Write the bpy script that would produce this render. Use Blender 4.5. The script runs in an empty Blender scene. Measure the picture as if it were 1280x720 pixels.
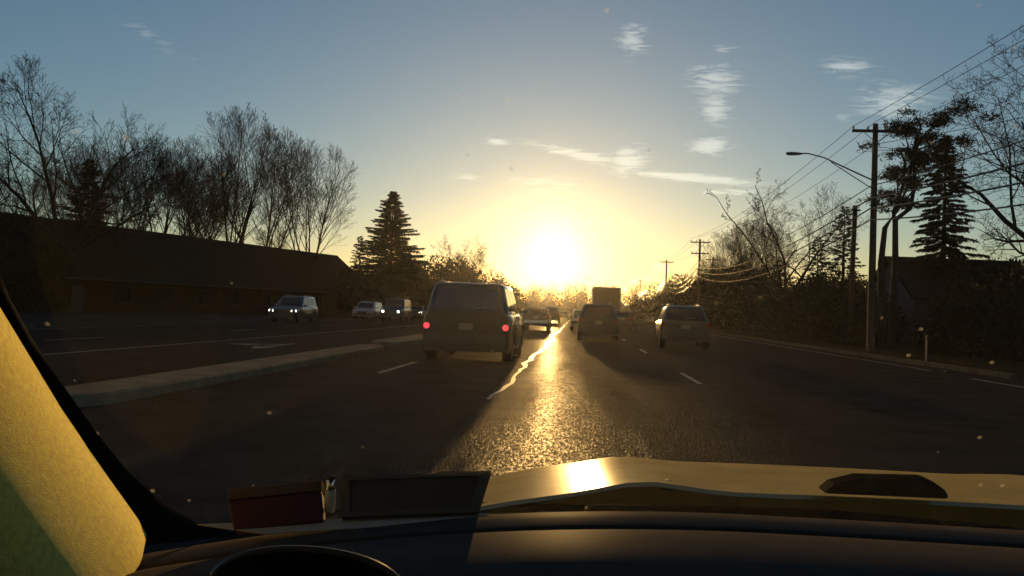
import bpy, bmesh, math, random
import numpy as np
from mathutils import Vector, Matrix, Euler
R = math.radians
random.seed(7)
scene = bpy.context.scene
COL = scene.collection

# ------------------------------------------------------------------ camera
F = 1065.0
CAMZ = 1.25
cam_d = bpy.data.cameras.new('camera')
cam = bpy.data.objects.new('camera', cam_d); COL.objects.link(cam)
cam_d.sensor_width = 36.0
cam_d.lens = 36.0 * F / 1280.0
cam_d.clip_start = 0.05
cam_d.clip_end = 6000
YAW, PITCH, ROLL = R(4.40), R(1.52), R(1.95)
RM = (Matrix.Rotation(YAW, 3, 'Z') @ Matrix.Rotation(R(90) + PITCH, 3, 'X') @ Matrix.Rotation(ROLL, 3, 'Z'))
cam.matrix_world = Matrix.Translation((0, 0, CAMZ)) @ RM.to_4x4()
scene.camera = cam

def ray(px, py):
    return RM @ Vector(((px - 640) / F, (360 - py) / F, -1.0))
def P(px, py, Y):
    d = ray(px, py)
    s = Y / d.y
    return Vector((d.x * s, Y, CAMZ + d.z * s))
RT = RM.transposed()
def GX(px, Y, z=0.0):
    a, c = RT[0], RT[2]
    k = (px - 640) / F
    A = a[0] + k * c[0]
    B = (a[1] + k * c[1]) * Y + (a[2] + k * c[2]) * (z - CAMZ)
    return -B / A
def ZY(px, py, Y):
    return P(px, py, Y).z

# ------------------------------------------------------------------ light
sun_dir = ray(691, 311).normalized()
SUN_EL = math.asin(sun_dir.z)
SUN_AZ = math.atan2(sun_dir.x, sun_dir.y)
world = bpy.data.worlds.new('World'); scene.world = world
world.use_nodes = True
SKY_STRENGTH = 0.117
SUN_STRENGTH = 5.0
EXPOSURE = 0.0
HAZE_DENSITY = 0.00003
HAZE_G = 0.955
scene.view_settings.view_transform = 'Standard'
scene.view_settings.look = 'None'
scene.view_settings.exposure = EXPOSURE
scene.view_settings.gamma = 1.0
sun_d = bpy.data.lights.new('sun', 'SUN')
sun_d.energy = SUN_STRENGTH
sun_d.angle = R(0.53)
sun_d.color = (1.0, 0.57, 0.19)
sun = bpy.data.objects.new('sun', sun_d); COL.objects.link(sun)
sun.rotation_euler = sun_dir.to_track_quat('Z', 'Y').to_euler()
sun.location = (0, 0, 60)
scene.cycles.use_denoising = True
scene.cycles.max_bounces = 8
scene.cycles.transparent_max_bounces = 16
scene.cycles.volume_bounces = 0
scene.cycles.sample_clamp_indirect = 4.0

def build_world():
    nt = world.node_tree; N = nt.nodes; Lk = nt.links
    N.clear()
    out = N.new('ShaderNodeOutputWorld'); bg = N.new('ShaderNodeBackground')
    bg.inputs['Strength'].default_value = SKY_STRENGTH
    sky = N.new('ShaderNodeTexSky'); sky.sky_type = 'NISHITA'; sky.sun_disc = False
    sky.sun_elevation = SUN_EL; sky.sun_rotation = SUN_AZ
    sky.air_density = 1.0; sky.dust_density = 0.34; sky.ozone_density = 2.6; sky.altitude = 0
    tc = N.new('ShaderNodeTexCoord'); sp = N.new('ShaderNodeSeparateXYZ')
    Lk.new(tc.outputs['Generated'], sp.inputs[0])
    def m(op, a, b=None, c=None):
        n = N.new('ShaderNodeMath'); n.operation = op
        for i, v in enumerate((a, b, c)):
            if v is None: continue
            if isinstance(v, (int, float)): n.inputs[i].default_value = v
            else: Lk.new(v, n.inputs[i])
        return n.outputs[0]
    yy = m('MAXIMUM', sp.outputs['Y'], 0.02)
    u = m('DIVIDE', sp.outputs['X'], yy); w = m('DIVIDE', sp.outputs['Z'], yy)
    cb = N.new('ShaderNodeCombineXYZ')
    Lk.new(m('MULTIPLY', u, 9.0), cb.inputs[0]); Lk.new(m('MULTIPLY', w, 60.0), cb.inputs[1])
    nz = N.new('ShaderNodeTexNoise'); nz.inputs['Scale'].default_value = 2.2
    nz.inputs['Detail'].default_value = 9; nz.inputs['Roughness'].default_value = 0.68
    nz.inputs['Distortion'].default_value = 1.4
    Lk.new(cb.outputs[0], nz.inputs['Vector'])
    total = None
    # wisps of cirrus: where each lies in the sky, its spread, its tilt, its strength
    CL = [(792, 48, 22, 22, 0, .8), (893, 100, 34, 26, 0, .75), (893, 135, 24, 30, 0, .7), (888, 183, 26, 12, 6, .9),
          (905, 62, 24, 12, 8, .45),
          (617, 176, 20, 5, -6, .9), (722, 193, 66, 9, -9, .8), (785, 200, 26, 22, 10, .8),
          (868, 222, 90, 6, -2, 1.0), (912, 240, 40, 5, 4, .8), (1058, 84, 34, 12, 0, .75),
          (1118, 126, 52, 24, 5, .75), (1050, 147, 16, 6, 0, .4), (185, 45, 70, 14, -25, .3), (583, 222, 26, 6, 4, .6),
          (690, 230, 60, 10, -3, .5), (760, 276, 60, 5, 8, .4)]
    for (px, py, sx, sy, rot, amp) in CL:
        d = ray(px, py); cu, cw = d.x / d.y, d.z / d.y
        ca, sa = math.cos(R(rot) - ROLL), math.sin(R(rot) - ROLL)
        du = m('SUBTRACT', u, cu); dw = m('SUBTRACT', w, cw)
        a = m('MULTIPLY', m('ADD', m('MULTIPLY', du, ca), m('MULTIPLY', dw, sa)), F / sx)
        b = m('MULTIPLY', m('SUBTRACT', m('MULTIPLY', dw, ca), m('MULTIPLY', du, sa)), F / sy)
        r2 = m('ADD', m('MULTIPLY', a, a), m('MULTIPLY', b, b))
        g = m('MULTIPLY', m('EXPONENT', m('MULTIPLY', r2, -1.0)), amp)
        total = g if total is None else m('MAXIMUM', total, g)
    # threshold of the streaky noise sinks where the wisps are
    fac = m('ADD', m('SUBTRACT', nz.outputs['Fac'], 0.60), m('MULTIPLY', total, 0.34))
    fac = m('MULTIPLY', fac, 6.5)
    fac = m('MINIMUM', m('MAXIMUM', fac, 0.0), 1.0)
    fac = m('MULTIPLY', fac, m('MINIMUM', m('MULTIPLY', total, 1.3), 1.0))
    mix = N.new('ShaderNodeMix'); mix.data_type = 'RGBA'; mix.blend_type = 'ADD'
    Lk.new(m('MULTIPLY', fac, 0.8), mix.inputs['Factor'])
    Lk.new(sky.outputs[0], mix.inputs['A'])
    mix.inputs['B'].default_value = (3.4, 3.1, 2.6, 1)
    Lk.new(mix.outputs['Result'], bg.inputs['Color'])
    Lk.new(bg.outputs[0], out.inputs[0])
build_world()

# ------------------------------------------------------------------ materials
def mat(name, col, rough=0.6, metal=0.0, var=0.15, scale=8.0, bump=0.0, bscale=None, spec=0.5, coat=0.0,
        emit=None, estr=0.0, detail=4.0, col2=None):
    m = bpy.data.materials.new(name); m.use_nodes = True
    nt = m.node_tree; N = nt.nodes; L = nt.links
    b = N['Principled BSDF']
    b.inputs['Roughness'].default_value = rough
    b.inputs['Metallic'].default_value = metal
    b.inputs['Specular IOR Level'].default_value = spec
    b.inputs['Coat Weight'].default_value = coat
    b.inputs['Coat Roughness'].default_value = 0.05
    tc = N.new('ShaderNodeTexCoord')
    nz = N.new('ShaderNodeTexNoise'); nz.inputs['Scale'].default_value = scale; nz.inputs['Detail'].default_value = detail
    L.new(tc.outputs['Object'], nz.inputs['Vector'])
    cr = N.new('ShaderNodeValToRGB')
    c1 = [c * (1 - var) for c in col]
    c2 = [min(1, c * (1 + var)) for c in (col2 or col)]
    cr.color_ramp.elements[0].position = 0.3; cr.color_ramp.elements[1].position = 0.7
    cr.color_ramp.elements[0].color = (*c1, 1); cr.color_ramp.elements[1].color = (*c2, 1)
    L.new(nz.outputs['Fac'], cr.inputs[0]); L.new(cr.outputs[0], b.inputs['Base Color'])
    if bump:
        n2 = N.new('ShaderNodeTexNoise'); n2.inputs['Scale'].default_value = bscale or scale * 4; n2.inputs['Detail'].default_value = 3
        L.new(tc.outputs['Object'], n2.inputs['Vector'])
        bp = N.new('ShaderNodeBump'); bp.inputs['Strength'].default_value = bump; bp.inputs['Distance'].default_value = 0.02
        L.new(n2.outputs['Fac'], bp.inputs['Height']); L.new(bp.outputs[0], b.inputs['Normal'])
    if emit:
        b.inputs['Emission Color'].default_value = (*emit, 1); b.inputs['Emission Strength'].default_value = estr
    return m

M = {}
def matte(name, col, gloss=.05, rough=.35, var=.25, scale=1.3, bump=.6, bscale=55, detail=8, bdist=.02):
    m = mat(name, col, .9, var=var, scale=scale, bump=bump, bscale=bscale, detail=detail)
    nt = m.node_tree; N = nt.nodes; L = nt.links; b = N['Principled BSDF']
    d = N.new('ShaderNodeBsdfDiffuse'); g = N.new('ShaderNodeBsdfGlossy'); mx = N.new('ShaderNodeMixShader')
    g.inputs['Roughness'].default_value = rough; mx.inputs[0].default_value = gloss
    L.new(b.inputs['Base Color'].links[0].from_socket, d.inputs['Color'])
    nrm = b.inputs['Normal'].links[0].from_socket
    for n in N:
        if n.type == 'BUMP': n.inputs['Distance'].default_value = bdist
    L.new(nrm, d.inputs['Normal']); L.new(nrm, g.inputs['Normal'])
    L.new(d.outputs[0], mx.inputs[1]); L.new(g.outputs[0], mx.inputs[2])
    L.new(mx.outputs[0], N['Material Output'].inputs['Surface'])
    N.remove(b); return m
M['asphalt'] = matte('asphalt', (.028, .026, .023), .022, .27, var=.35, bump=1.0, bscale=60)
def fleck(m, gloss):
    nt = m.node_tree; N = nt.nodes; L = nt.links
    mx = [n for n in N if n.type == 'MIX_SHADER'][0]; tc = [n for n in N if n.type == 'TEX_COORD'][0]
    mp = N.new('ShaderNodeMapping'); mp.inputs['Scale'].default_value = (1, .28, 1); L.new(tc.outputs['Object'], mp.inputs[0])
    a = N.new('ShaderNodeTexNoise'); a.inputs['Scale'].default_value = 42; a.inputs['Detail'].default_value = 4; a.inputs['Roughness'].default_value = .7
    L.new(mp.outputs[0], a.inputs['Vector'])
    mr = N.new('ShaderNodeMapRange'); mr.inputs['From Min'].default_value = .44; mr.inputs['From Max'].default_value = .66
    mr.inputs['To Min'].default_value = gloss * .15; mr.inputs['To Max'].default_value = gloss * 2.6; L.new(a.outputs['Fac'], mr.inputs[0])
    mp2 = N.new('ShaderNodeMapping'); mp2.inputs['Scale'].default_value = (1.1, .07, 1); L.new(tc.outputs['Object'], mp2.inputs[0])
    b2 = N.new('ShaderNodeTexNoise'); b2.inputs['Scale'].default_value = 1.6; b2.inputs['Detail'].default_value = 3; L.new(mp2.outputs[0], b2.inputs['Vector'])
    m2 = N.new('ShaderNodeMapRange'); m2.inputs['From Min'].default_value = .35; m2.inputs['From Max'].default_value = .65; m2.inputs['To Min'].default_value = .45; m2.inputs['To Max'].default_value = 1.3
    L.new(b2.outputs['Fac'], m2.inputs[0])
    mu = N.new('ShaderNodeMath'); mu.operation = 'MULTIPLY'; L.new(mr.outputs[0], mu.inputs[0]); L.new(m2.outputs[0], mu.inputs[1])
    L.new(mu.outputs[0], mx.inputs[0])
fleck(M['asphalt'], .014)
M['lot'] = matte('old_asphalt', (.030, .029, .027), .02, .5)
M['ground'] = matte('winter_grass', (.030, .026, .014), .0, .5, var=.5, scale=.9, bump=1, bscale=12)
M['concrete'] = matte('concrete', (.21, .165, .11), .006, .6, var=.25, scale=3, bump=.4, bscale=40)
M['kerbstone'] = matte('kerb_concrete', (.09, .078, .06), .005, .6, var=.3, scale=3, bump=.4, bscale=40)
M['paint'] = matte('road_paint', (.26, .24, .20), .03, .35, var=.4, scale=7, bump=.5, bscale=60)
M['glint_paint'] = matte('worn_lane_paint', (.36, .33, .28), .09, .25, var=.4, scale=7, bump=.6, bscale=40)
M['tar'] = mat('tar_seal', (.018, .017, .016), .16, var=.3, scale=6, bump=.3, bscale=25)
M['bark'] = mat('bark', (.032, .025, .020), .9, var=.35, scale=5, bump=.6, bscale=20, spec=.15)
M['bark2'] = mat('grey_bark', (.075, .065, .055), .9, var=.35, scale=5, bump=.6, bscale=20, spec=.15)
M['needles'] = mat('needles', (.022, .030, .016), .8, var=.4, scale=2, spec=.15)
M['leaves'] = mat('shrub_leaves', (.022, .025, .013), .75, var=.45, scale=2, spec=.2)
M['brush'] = mat('dry_brush', (.045, .033, .022), .9, var=.4, scale=2, spec=.1)
M['wood'] = mat('pole_wood', (.070, .050, .036), .85, var=.3, scale=6, bump=.4, bscale=30, spec=.2)
M['galv'] = mat('galvanised', (.10, .10, .095), .6, .4, var=.15)
M['porcelain'] = mat('insulator_glaze', (.18, .14, .12), .25, var=.1)
M['cable'] = matte('cable_jacket', (.02, .02, .02), .12, .13, var=.1, bump=.02, bscale=50)
M['brick'] = matte('brick_wall', (.032, .023, .018), .0, .6, var=.3, scale=3, bump=.4, bscale=14)
M['siding'] = mat('siding', (.07, .077, .085), .7, var=.08, scale=2, spec=.3)
M['shingle'] = matte('roof_shingle', (.030, .026, .022), .0, .6, var=.35, scale=5, bump=.5, bscale=20)
M['trim'] = matte('painted_trim', (.035, .031, .027), .004, .5, var=.1)
M['glass_d'] = matte('window_glass', (.010, .010, .011), .03, .15, var=.1, bump=.05, bscale=3)
M['black_paint'] = mat('black_paint', (.012, .012, .013), .38, var=.1, coat=.8)
M['green_paint'] = mat('dark_green_paint', (.010, .011, .009), .4, var=.1, spec=.4, coat=.8)
M['grey_paint'] = mat('grey_paint', (.025, .025, .026), .4, .2, var=.08, coat=.8)
M['silver_paint'] = mat('silver_paint', (.24, .24, .23), .3, .5, var=.08, coat=.8)
M['white_paint'] = mat('white_paint', (.62, .61, .58), .3, var=.06, coat=.6)
M['red_paint'] = mat('maroon_paint', (.09, .02, .015), .25, .2, var=.1, coat=.8)
M['plastic'] = mat('black_plastic', (.018, .018, .018), .55, var=.15)
M['rubber'] = mat('tyre_rubber', (.014, .014, .014), .8, var=.2)
M['rim'] = mat('alloy_rim', (.32, .32, .32), .35, .8, var=.1)
M['tint'] = mat('tinted_glass', (.012, .013, .014), .05, var=.1, spec=.6)
M['tail_on'] = mat('tail_lamp_lit', (.3, .01, .01), .2, var=.05, emit=(1, .07, .10), estr=1.1)
M['tail_off'] = mat('tail_lamp', (.14, .012, .010), .15, var=.05)
M['head_on'] = mat('headlamp_lit', (.8, .8, .75), .2, var=.02, emit=(1, .93, .8), estr=14.0)
M['head_off'] = mat('headlamp_glass', (.4, .4, .4), .1, var=.05)
M['plate'] = mat('number_plate', (.10, .095, .08), .4, var=.1)
M['cargo'] = mat('cargo_panel', (.035, .032, .028), .7, var=.1)
M['chrome'] = mat('chrome', (.6, .6, .6), .12, 1.0, var=.05)

# ------------------------------------------------------------------ helpers
def tag(o, label=None, cat=None, group=None, kind=None):
    if label: o['label'] = label
    if cat: o['category'] = cat
    if group: o['group'] = group
    if kind: o['kind'] = kind
    return o
def empty(name, loc=(0, 0, 0), rz=0.0, label=None, cat=None, group=None):
    o = bpy.data.objects.new(name, None); COL.objects.link(o)
    o.location = loc; o.rotation_euler = (0, 0, rz); o.empty_display_size = .2
    return tag(o, label, cat, group)
def link(name, me, m=None, parent=None):
    o = bpy.data.objects.new(name, me); COL.objects.link(o)
    if m is not None and not me.materials: me.materials.append(m)
    if parent is not None: o.parent = parent
    return o
def copy_tree(o, parent=None):
    c = o.copy(); COL.objects.link(c)
    if parent is not None:
        c.parent = parent
    for ch in list(o.children): copy_tree(ch, c)
    return c

class MB:
    def __init__(s): s.v = []; s.f = []
    def add(s, vs, fs):
        n = len(s.v); s.v += [tuple(p) for p in vs]; s.f += [tuple(i + n for i in f) for f in fs]; return s
    def box(s, c, d, rz=0.0, tap=1.0, rx=0.0):
        x, y, z = d[0] / 2, d[1] / 2, d[2] / 2
        vs = [Vector((sx * x * (tap if sz > 0 else 1), sy * y * (tap if sz > 0 else 1), sz * z)) for sz in (-1, 1) for sy in (-1, 1) for sx in (-1, 1)]
        rot = Euler((rx, 0, rz)).to_matrix(); c = Vector(c)
        return s.add([rot @ v + c for v in vs], [(0, 2, 3, 1), (4, 5, 7, 6), (0, 1, 5, 4), (2, 6, 7, 3), (0, 4, 6, 2), (1, 3, 7, 5)])
    def slab(s, q, nrm, t):
        q = [Vector(p) for p in q]; n = Vector(nrm).normalized() * t
        k = len(q)
        vs = q + [p + n for p in q]
        fs = [tuple(range(k))[::-1], tuple(range(k, 2 * k))] + [(i, (i + 1) % k, (i + 1) % k + k, i + k) for i in range(k)]
        return s.add(vs, fs)
    def tube(s, pts, rad, sides=8, cap=True):
        pts = [Vector(p) for p in pts]
        if not hasattr(rad, '__len__'): rad = [rad] * len(pts)
        vs = []; k = sides
        for i, p in enumerate(pts):
            t = (pts[min(i + 1, len(pts) - 1)] - pts[max(i - 1, 0)]).normalized()
            ref = Vector((0, 0, 1)) if abs(t.z) < .9 else Vector((1, 0, 0))
            a = t.cross(ref).normalized(); b = t.cross(a)
            for j in range(k):
                an = 2 * math.pi * j / k
                vs.append(p + (a * math.cos(an) + b * math.sin(an)) * rad[i])
        fs = [(i * k + j, i * k + (j + 1) % k, (i + 1) * k + (j + 1) % k, (i + 1) * k + j) for i in range(len(pts) - 1) for j in range(k)]
        if cap:
            fs.append(tuple(range(k))[::-1]); fs.append(tuple(range((len(pts) - 1) * k, len(pts) * k)))
        return s.add(vs, fs)
    def lathe(s, prof, n=20, axis='z', c=(0, 0, 0)):
        c = Vector(c); vs = []
        for (r, h) in prof:
            for j in range(n):
                a = 2 * math.pi * j / n
                p = (r * math.cos(a), r * math.sin(a), h)
                if axis == 'x': p = (h, p[0], p[1])
                if axis == 'y': p = (p[0], h, p[1])
                vs.append(c + Vector(p))
        m_ = len(prof)
        fs = [(i * n + j, i * n + (j + 1) % n, (i + 1) * n + (j + 1) % n, (i + 1) * n + j) for i in range(m_ - 1) for j in range(n)]
        fs.append(tuple(range(n))[::-1]); fs.append(tuple(range((m_ - 1) * n, m_ * n)))
        return s.add(vs, fs)
    def grid(s, rows):
        nr, nc = len(rows), len(rows[0])
        vs = [p for r in rows for p in r]
        return s.add(vs, [(i * nc + j, i * nc + j + 1, (i + 1) * nc + j + 1, (i + 1) * nc + j) for i in range(nr - 1) for j in range(nc - 1)])
    def mesh(s, name, m=None, smooth=False, ang=35):
        me = bpy.data.meshes.new(name); me.from_pydata([tuple(v) for v in s.v], [], s.f); me.update()
        bm = bmesh.new(); bm.from_mesh(me)
        if smooth != 'sheet': bmesh.ops.recalc_face_normals(bm, faces=bm.faces)
        bm.to_mesh(me); bm.free()
        if smooth:
            me.polygons.foreach_set('use_smooth', [True] * len(me.polygons))
            me.set_sharp_from_angle(angle=R(ang))
        if m: me.materials.append(m)
        return me
    def build(s, name, m, parent=None, smooth=False, ang=35):
        return link(name, s.mesh(name, m, smooth, ang), None, parent)

def np_mesh(name, V, Q, m, smooth=True):
    """mesh from numpy arrays; Q is (n,4) or (n,3)"""
    me = bpy.data.meshes.new(name)
    k = Q.shape[1]
    me.vertices.add(len(V)); me.vertices.foreach_set('co', np.ascontiguousarray(V, dtype=np.float32).ravel())
    me.loops.add(Q.size); me.loops.foreach_set('vertex_index', np.ascontiguousarray(Q, dtype=np.int32).ravel())
    me.polygons.add(len(Q)); me.polygons.foreach_set('loop_start', np.arange(0, Q.size, k, dtype=np.int32))
    if smooth: me.polygons.foreach_set('use_smooth', np.ones(len(Q), dtype=bool))
    me.update(calc_edges=True)
    if m: me.materials.append(m)
    return me

# ------------------------------------------------------------------ the setting
def sheet(name, x0, x1, y0, y1, z, m, nx=1, ny=1):
    b = MB(); b.grid([[(x0 + (x1 - x0) * i / nx, y0 + (y1 - y0) * j / ny, z) for i in range(nx + 1)] for j in range(ny + 1)])
    return tag(b.build(name, m, smooth='sheet'), kind='structure')
GY0, GY1, GXW = -60.0, 640.0, 420.0
sheet('ground', -GXW, GXW, GY0, GY1, 0.0, M['ground'])
sheet('road', -19.9, 10.5, GY0, 560, 0.008, M['asphalt'])
sheet('side_lot', -36, -20.2, 30, 74, 0.006, M['lot'])
# kerbs, a stone at a time is not visible: long cast kerbs
def kerb(name, x0, x1, y0, y1, h=.14):
    b = MB()
    prof = [(x0, 0), (x0 + .015, h - .02), (x0 + .035, h), (x1 - .035, h), (x1 - .015, h - .02), (x1, 0)]
    n = max(2, int((y1 - y0) / 8)); rows = []
    for j in range(n + 1):
        y = y0 + (y1 - y0) * j / n
        rows.append([(px, y, pz) for px, pz in prof])
    b.grid(rows); k = len(prof)
    b.f.append(tuple(range(k))); b.f.append(tuple(range(n * k, (n + 1) * k)))
    return tag(b.build(name, M['kerbstone'], smooth=True, ang=25), kind='structure')
kerb('kerb', 10.5, 10.68, 21.5, 400)
kerb('kerb', -20.1, -19.92, 74, 400)
kerb('kerb', -20.1, -19.92, -40, 30)
# medians: rounded noses, sloped concrete sides
def island(y0, y1, xc0, xc1, hw, h=.15):
    b = MB(); rows = []
    n = max(8, int((y1 - y0) / 4)); ts = []
    for i in range(6): ts.append(y0 + hw * 1.6 * (1 - math.cos(math.pi / 2 * i / 6)))
    for i in range(n + 1): ts.append(y0 + hw * 1.6 + (y1 - y0 - 3.2 * hw) * i / n)
    for i in range(5, -1, -1): ts.append(y1 - hw * 1.6 * (1 - math.cos(math.pi / 2 * i / 6)))
    for y in ts:
        e = min(y - y0, y1 - y) / (hw * 1.6)
        w = hw * math.sqrt(max(0.0004, 1 - (1 - min(1, e)) ** 2))
        xc = xc0 + (xc1 - xc0) * (y - y0) / (y1 - y0)
        rows.append([(xc - w, y, 0.0), (xc - w * .97, y, h - .03), (xc - w * .90, y, h), (xc, y, h + .015), (xc + w * .90, y, h), (xc + w * .97, y, h - .03), (xc + w, y, 0.0)])
    b.grid(rows)
    return b.build('median_island', M['concrete'], smooth=True, ang=30)
tag(island(9.0, 24.0, -5.75, -5.75, .42), 'nearer narrow concrete median island left of the boxy SUV', 'median', 'concrete median islands')
tag(island(26.0, 170, -6.0, -6.4, .5), 'farther concrete median island running on behind the boxy SUV', 'median', 'concrete median islands')

# road markings
def marking(name, x, y0, y1, w=.13, wob=0.0, m=None, z=.013, step=1.0):
    b = MB(); rows = []; n = max(1, int((y1 - y0) / step)); rnd = random.Random(int(abs(x) * 100 + y0))
    off = 0
    for j in range(n + 1):
        off += rnd.uniform(-wob, wob); off *= .85
        ww = w * (1 + (rnd.uniform(-.5, .5) if wob else 0))
        y = y0 + (y1 - y0) * j / n
        rows.append([(x + off - ww / 2, y, z), (x + off + ww / 2, y, z)])
    b.grid(rows)
    o = b.build(name, m or M['paint'], smooth='sheet')
    return tag(o, kind='structure')
for k in range(24):
    y = 16.2 + k * 12.2
    marking('lane_dash', -3.62, y - .6, y + 3.0, .12)
    marking('lane_dash', 2.32, 16.0 + k * 12.2, 19 + k * 12.2, .10)
    marking('lane_dash', 5.85, 42.0 + k * 12.2, 45 + k * 12.2, .10)
    marking('lane_dash', -14.4, 10.0 + k * 12.2, 13 + k * 12.2, .12)
marking('edge_line', 9.35, -20, 21, .13)
marking('edge_line', 9.6, 24, 300, .10)
marking('edge_line', -10.95, 6, 60, .11)
marking('edge_line', -19.3, -20, 300, .12)
marking('lane_line', -1.12, 11.8, 170, .10, .085, M['glint_paint'], step=.7)
# turn arrow on the oncoming side
b = MB(); ax, ay, z = -8.6, 23.2, .0135
b.add([(ax - .07, ay + 2.4, z), (ax + .07, ay + 2.4, z), (ax + .07, ay, z), (ax - .07, ay, z)], [(0, 1, 2, 3)])
b.add([(ax - .35, ay + .0, z), (ax + .35, ay + .0, z), (ax, ay - 1.1, z)], [(0, 1, 2)])
b.add([(ax - .07, ay + 1.6, z), (ax - .07, ay + 1.9, z), (ax - .75, ay + 1.2, z), (ax - .75, ay + .9, z)], [(0, 1, 2, 3)])
b.add([(ax - .75, ay + 1.55, z), (ax - .75, ay + .55, z), (ax - 1.5, ay + .8, z)], [(0, 1, 2)])
tag(b.build('arrow_marking', M['paint'], smooth='sheet'), kind='structure')

# ------------------------------------------------------------------ trees
def tubes_np(polys):
    """polys: list of (pts list, radii list, sides) -> V, Q"""
    groups = {}
    for pts, rad, sides in polys:
        groups.setdefault((len(pts), sides), []).append((pts, rad))
    Vs, Qs, base = [], [], 0
    for (n, k), lst in groups.items():
        Pn = np.array([a for a, _ in lst], dtype=np.float64); Rn = np.array([r for _, r in lst], dtype=np.float64)
        B = len(lst)
        T = np.empty_like(Pn); T[:, 1:-1] = Pn[:, 2:] - Pn[:, :-2]; T[:, 0] = Pn[:, 1] - Pn[:, 0]; T[:, -1] = Pn[:, -1] - Pn[:, -2]
        T /= np.linalg.norm(T, axis=2, keepdims=True) + 1e-9
        ref = np.zeros_like(T); ref[..., 0] = 1.0; ref[np.abs(T[..., 0]) > .8] = (0, 0, 1)
        A = np.cross(T, ref); A /= np.linalg.norm(A, axis=2, keepdims=True) + 1e-9
        C = np.cross(T, A)
        an = 2 * np.pi * np.arange(k) / k
        V = Pn[:, :, None, :] + Rn[:, :, None, None] * (A[:, :, None, :] * np.cos(an)[None, None, :, None] + C[:, :, None, :] * np.sin(an)[None, None, :, None])
        idx = np.arange(B * n * k).reshape(B, n, k)
        a = idx[:, :-1, :]; b_ = np.roll(idx, -1, axis=2)[:, :-1, :]; c = np.roll(idx, -1, axis=2)[:, 1:, :]; d = idx[:, 1:, :]
        Q = np.stack([a, b_, c, d], axis=-1).reshape(-1, 4) + base
        Vs.append(V.reshape(-1, 3)); Qs.append(Q); base += B * n * k
    return np.concatenate(Vs), np.concatenate(Qs)

def rot_about(v, axis, ang):
    return Matrix.Rotation(ang, 3, axis) @ v

def grow(seed, H, r0, trunk_frac=.3, lean=(0, 0), kids=(7, 6, 6, 4, 3), angs=(35, 40, 42, 45, 45), ratio=(.75, .55, .5, .5, .5),
         trop=.10, wig=.13, twig=.011, t0=(.85, .25, .2, .15, .1), stems=None, env=None):
    """branch skeleton of a bare tree -> lists of polylines by level"""
    rnd = random.Random(seed); levels = [[] for _ in range(len(kids) + 1)]
    st = []
    def room(p, d):                      # how far a branch may run before it leaves the crown's outline
        if env is None: return 1e9
        cz, rw, rh = env[0] * H, env[1], env[2] * H
        o = Vector(((p.x - lean[0] * p.z) / rw, p.y / rw, (p.z - cz) / rh)); q = Vector(((d.x - lean[0] * d.z) / rw, d.y / rw, d.z / rh))
        a = q.dot(q); b_ = o.dot(q); c = o.dot(o) - 1; D = b_ * b_ - a * c
        return max(.3, (-b_ + math.sqrt(D)) / a) if D > 0 else (H * .35 if p.z < H * .35 else .4)
    if stems is None:
        st.append((Vector((0, 0, -.1)), Vector((lean[0], lean[1], 1)).normalized(), H * trunk_frac, r0, 0))
    else:
        for i in range(stems):
            a = 2 * math.pi * i / stems + rnd.uniform(-.4, .4); s = rnd.uniform(.10, .38)
            st.append((Vector((math.cos(a) * .25, math.sin(a) * .25, -.1)), Vector((math.cos(a) * s + lean[0], math.sin(a) * s + lean[1], 1)).normalized(), H * rnd.uniform(.55, .72), r0 * rnd.uniform(.6, 1), 1))
    base_len = H * (1 - trunk_frac)
    while st:
        p, d, ln, r, lv = st.pop()
        n = (5, 7, 6, 5, 4, 3)[min(lv, 5)]
        pts = [p.copy()]; dirs = [d.copy()]; seg = ln / (n - 1)
        for i in range(n - 1):
            w = wig * (0.45 if lv == 0 else 1.0)
            d = (d + Vector((rnd.gauss(0, w), rnd.gauss(0, w), rnd.gauss(0, w) + trop * (1 if lv else .3)))).normalized()
            p = p + d * seg; pts.append(p.copy()); dirs.append(d.copy())
        rend = r * (.55 if lv == 0 else .16)
        rad = [max(twig * .7, r + (rend - r) * i / (n - 1)) for i in range(n)]
        if lv == 0: rad[0] *= 1.35
        levels[lv].append(([tuple(q) for q in pts], rad, (8, 6, 5, 3, 3, 3)[min(lv, 5)]))
        if lv >= len(kids): continue
        az = rnd.uniform(0, 6.28); kk = kids[lv]; kk = max(1, kk + rnd.choice((-1, 0, 0, 1)))
        for j in range(kk):
            t = t0[lv] + (1 - t0[lv]) * (j + rnd.random() ** (.6 if j == kk - 1 else 1)) / kk; t = min(t, .999)
            fi = t * (n - 1); i = min(int(fi), n - 2); q = pts[i].__class__(pts[i]).lerp(Vector(pts[i + 1]), fi - i)
            dd = Vector(dirs[i + 1]); az += 2.4 + rnd.uniform(-.5, .5)
            side = dd.orthogonal().normalized(); side = rot_about(side, dd, az)
            ang = R(angs[lv]) * (rnd.uniform(.35, 1.35) if lv == 0 else rnd.uniform(.65, 1.25))
            nd = (dd * math.cos(ang) + side * math.sin(ang)).normalized()
            if lv == 0: l2 = base_len * ratio[0] * rnd.uniform(.8, 1.15)
            else: l2 = ln * ratio[lv] * (1.15 - .55 * t) * rnd.uniform(.75, 1.25)
            if env is not None:
                l2 = room(q, nd) * rnd.uniform(.82, 1.03) if lv == 0 else min(l2, max(room(q, nd) * rnd.uniform(.75, 1.05), .35 * l2))
            rr = rad[i] + (rad[i + 1] - rad[i]) * (fi - i)
            st.append((Vector(q), nd, l2, max(twig, rr * rnd.uniform(.5, .68)), lv + 1))
    return levels

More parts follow.
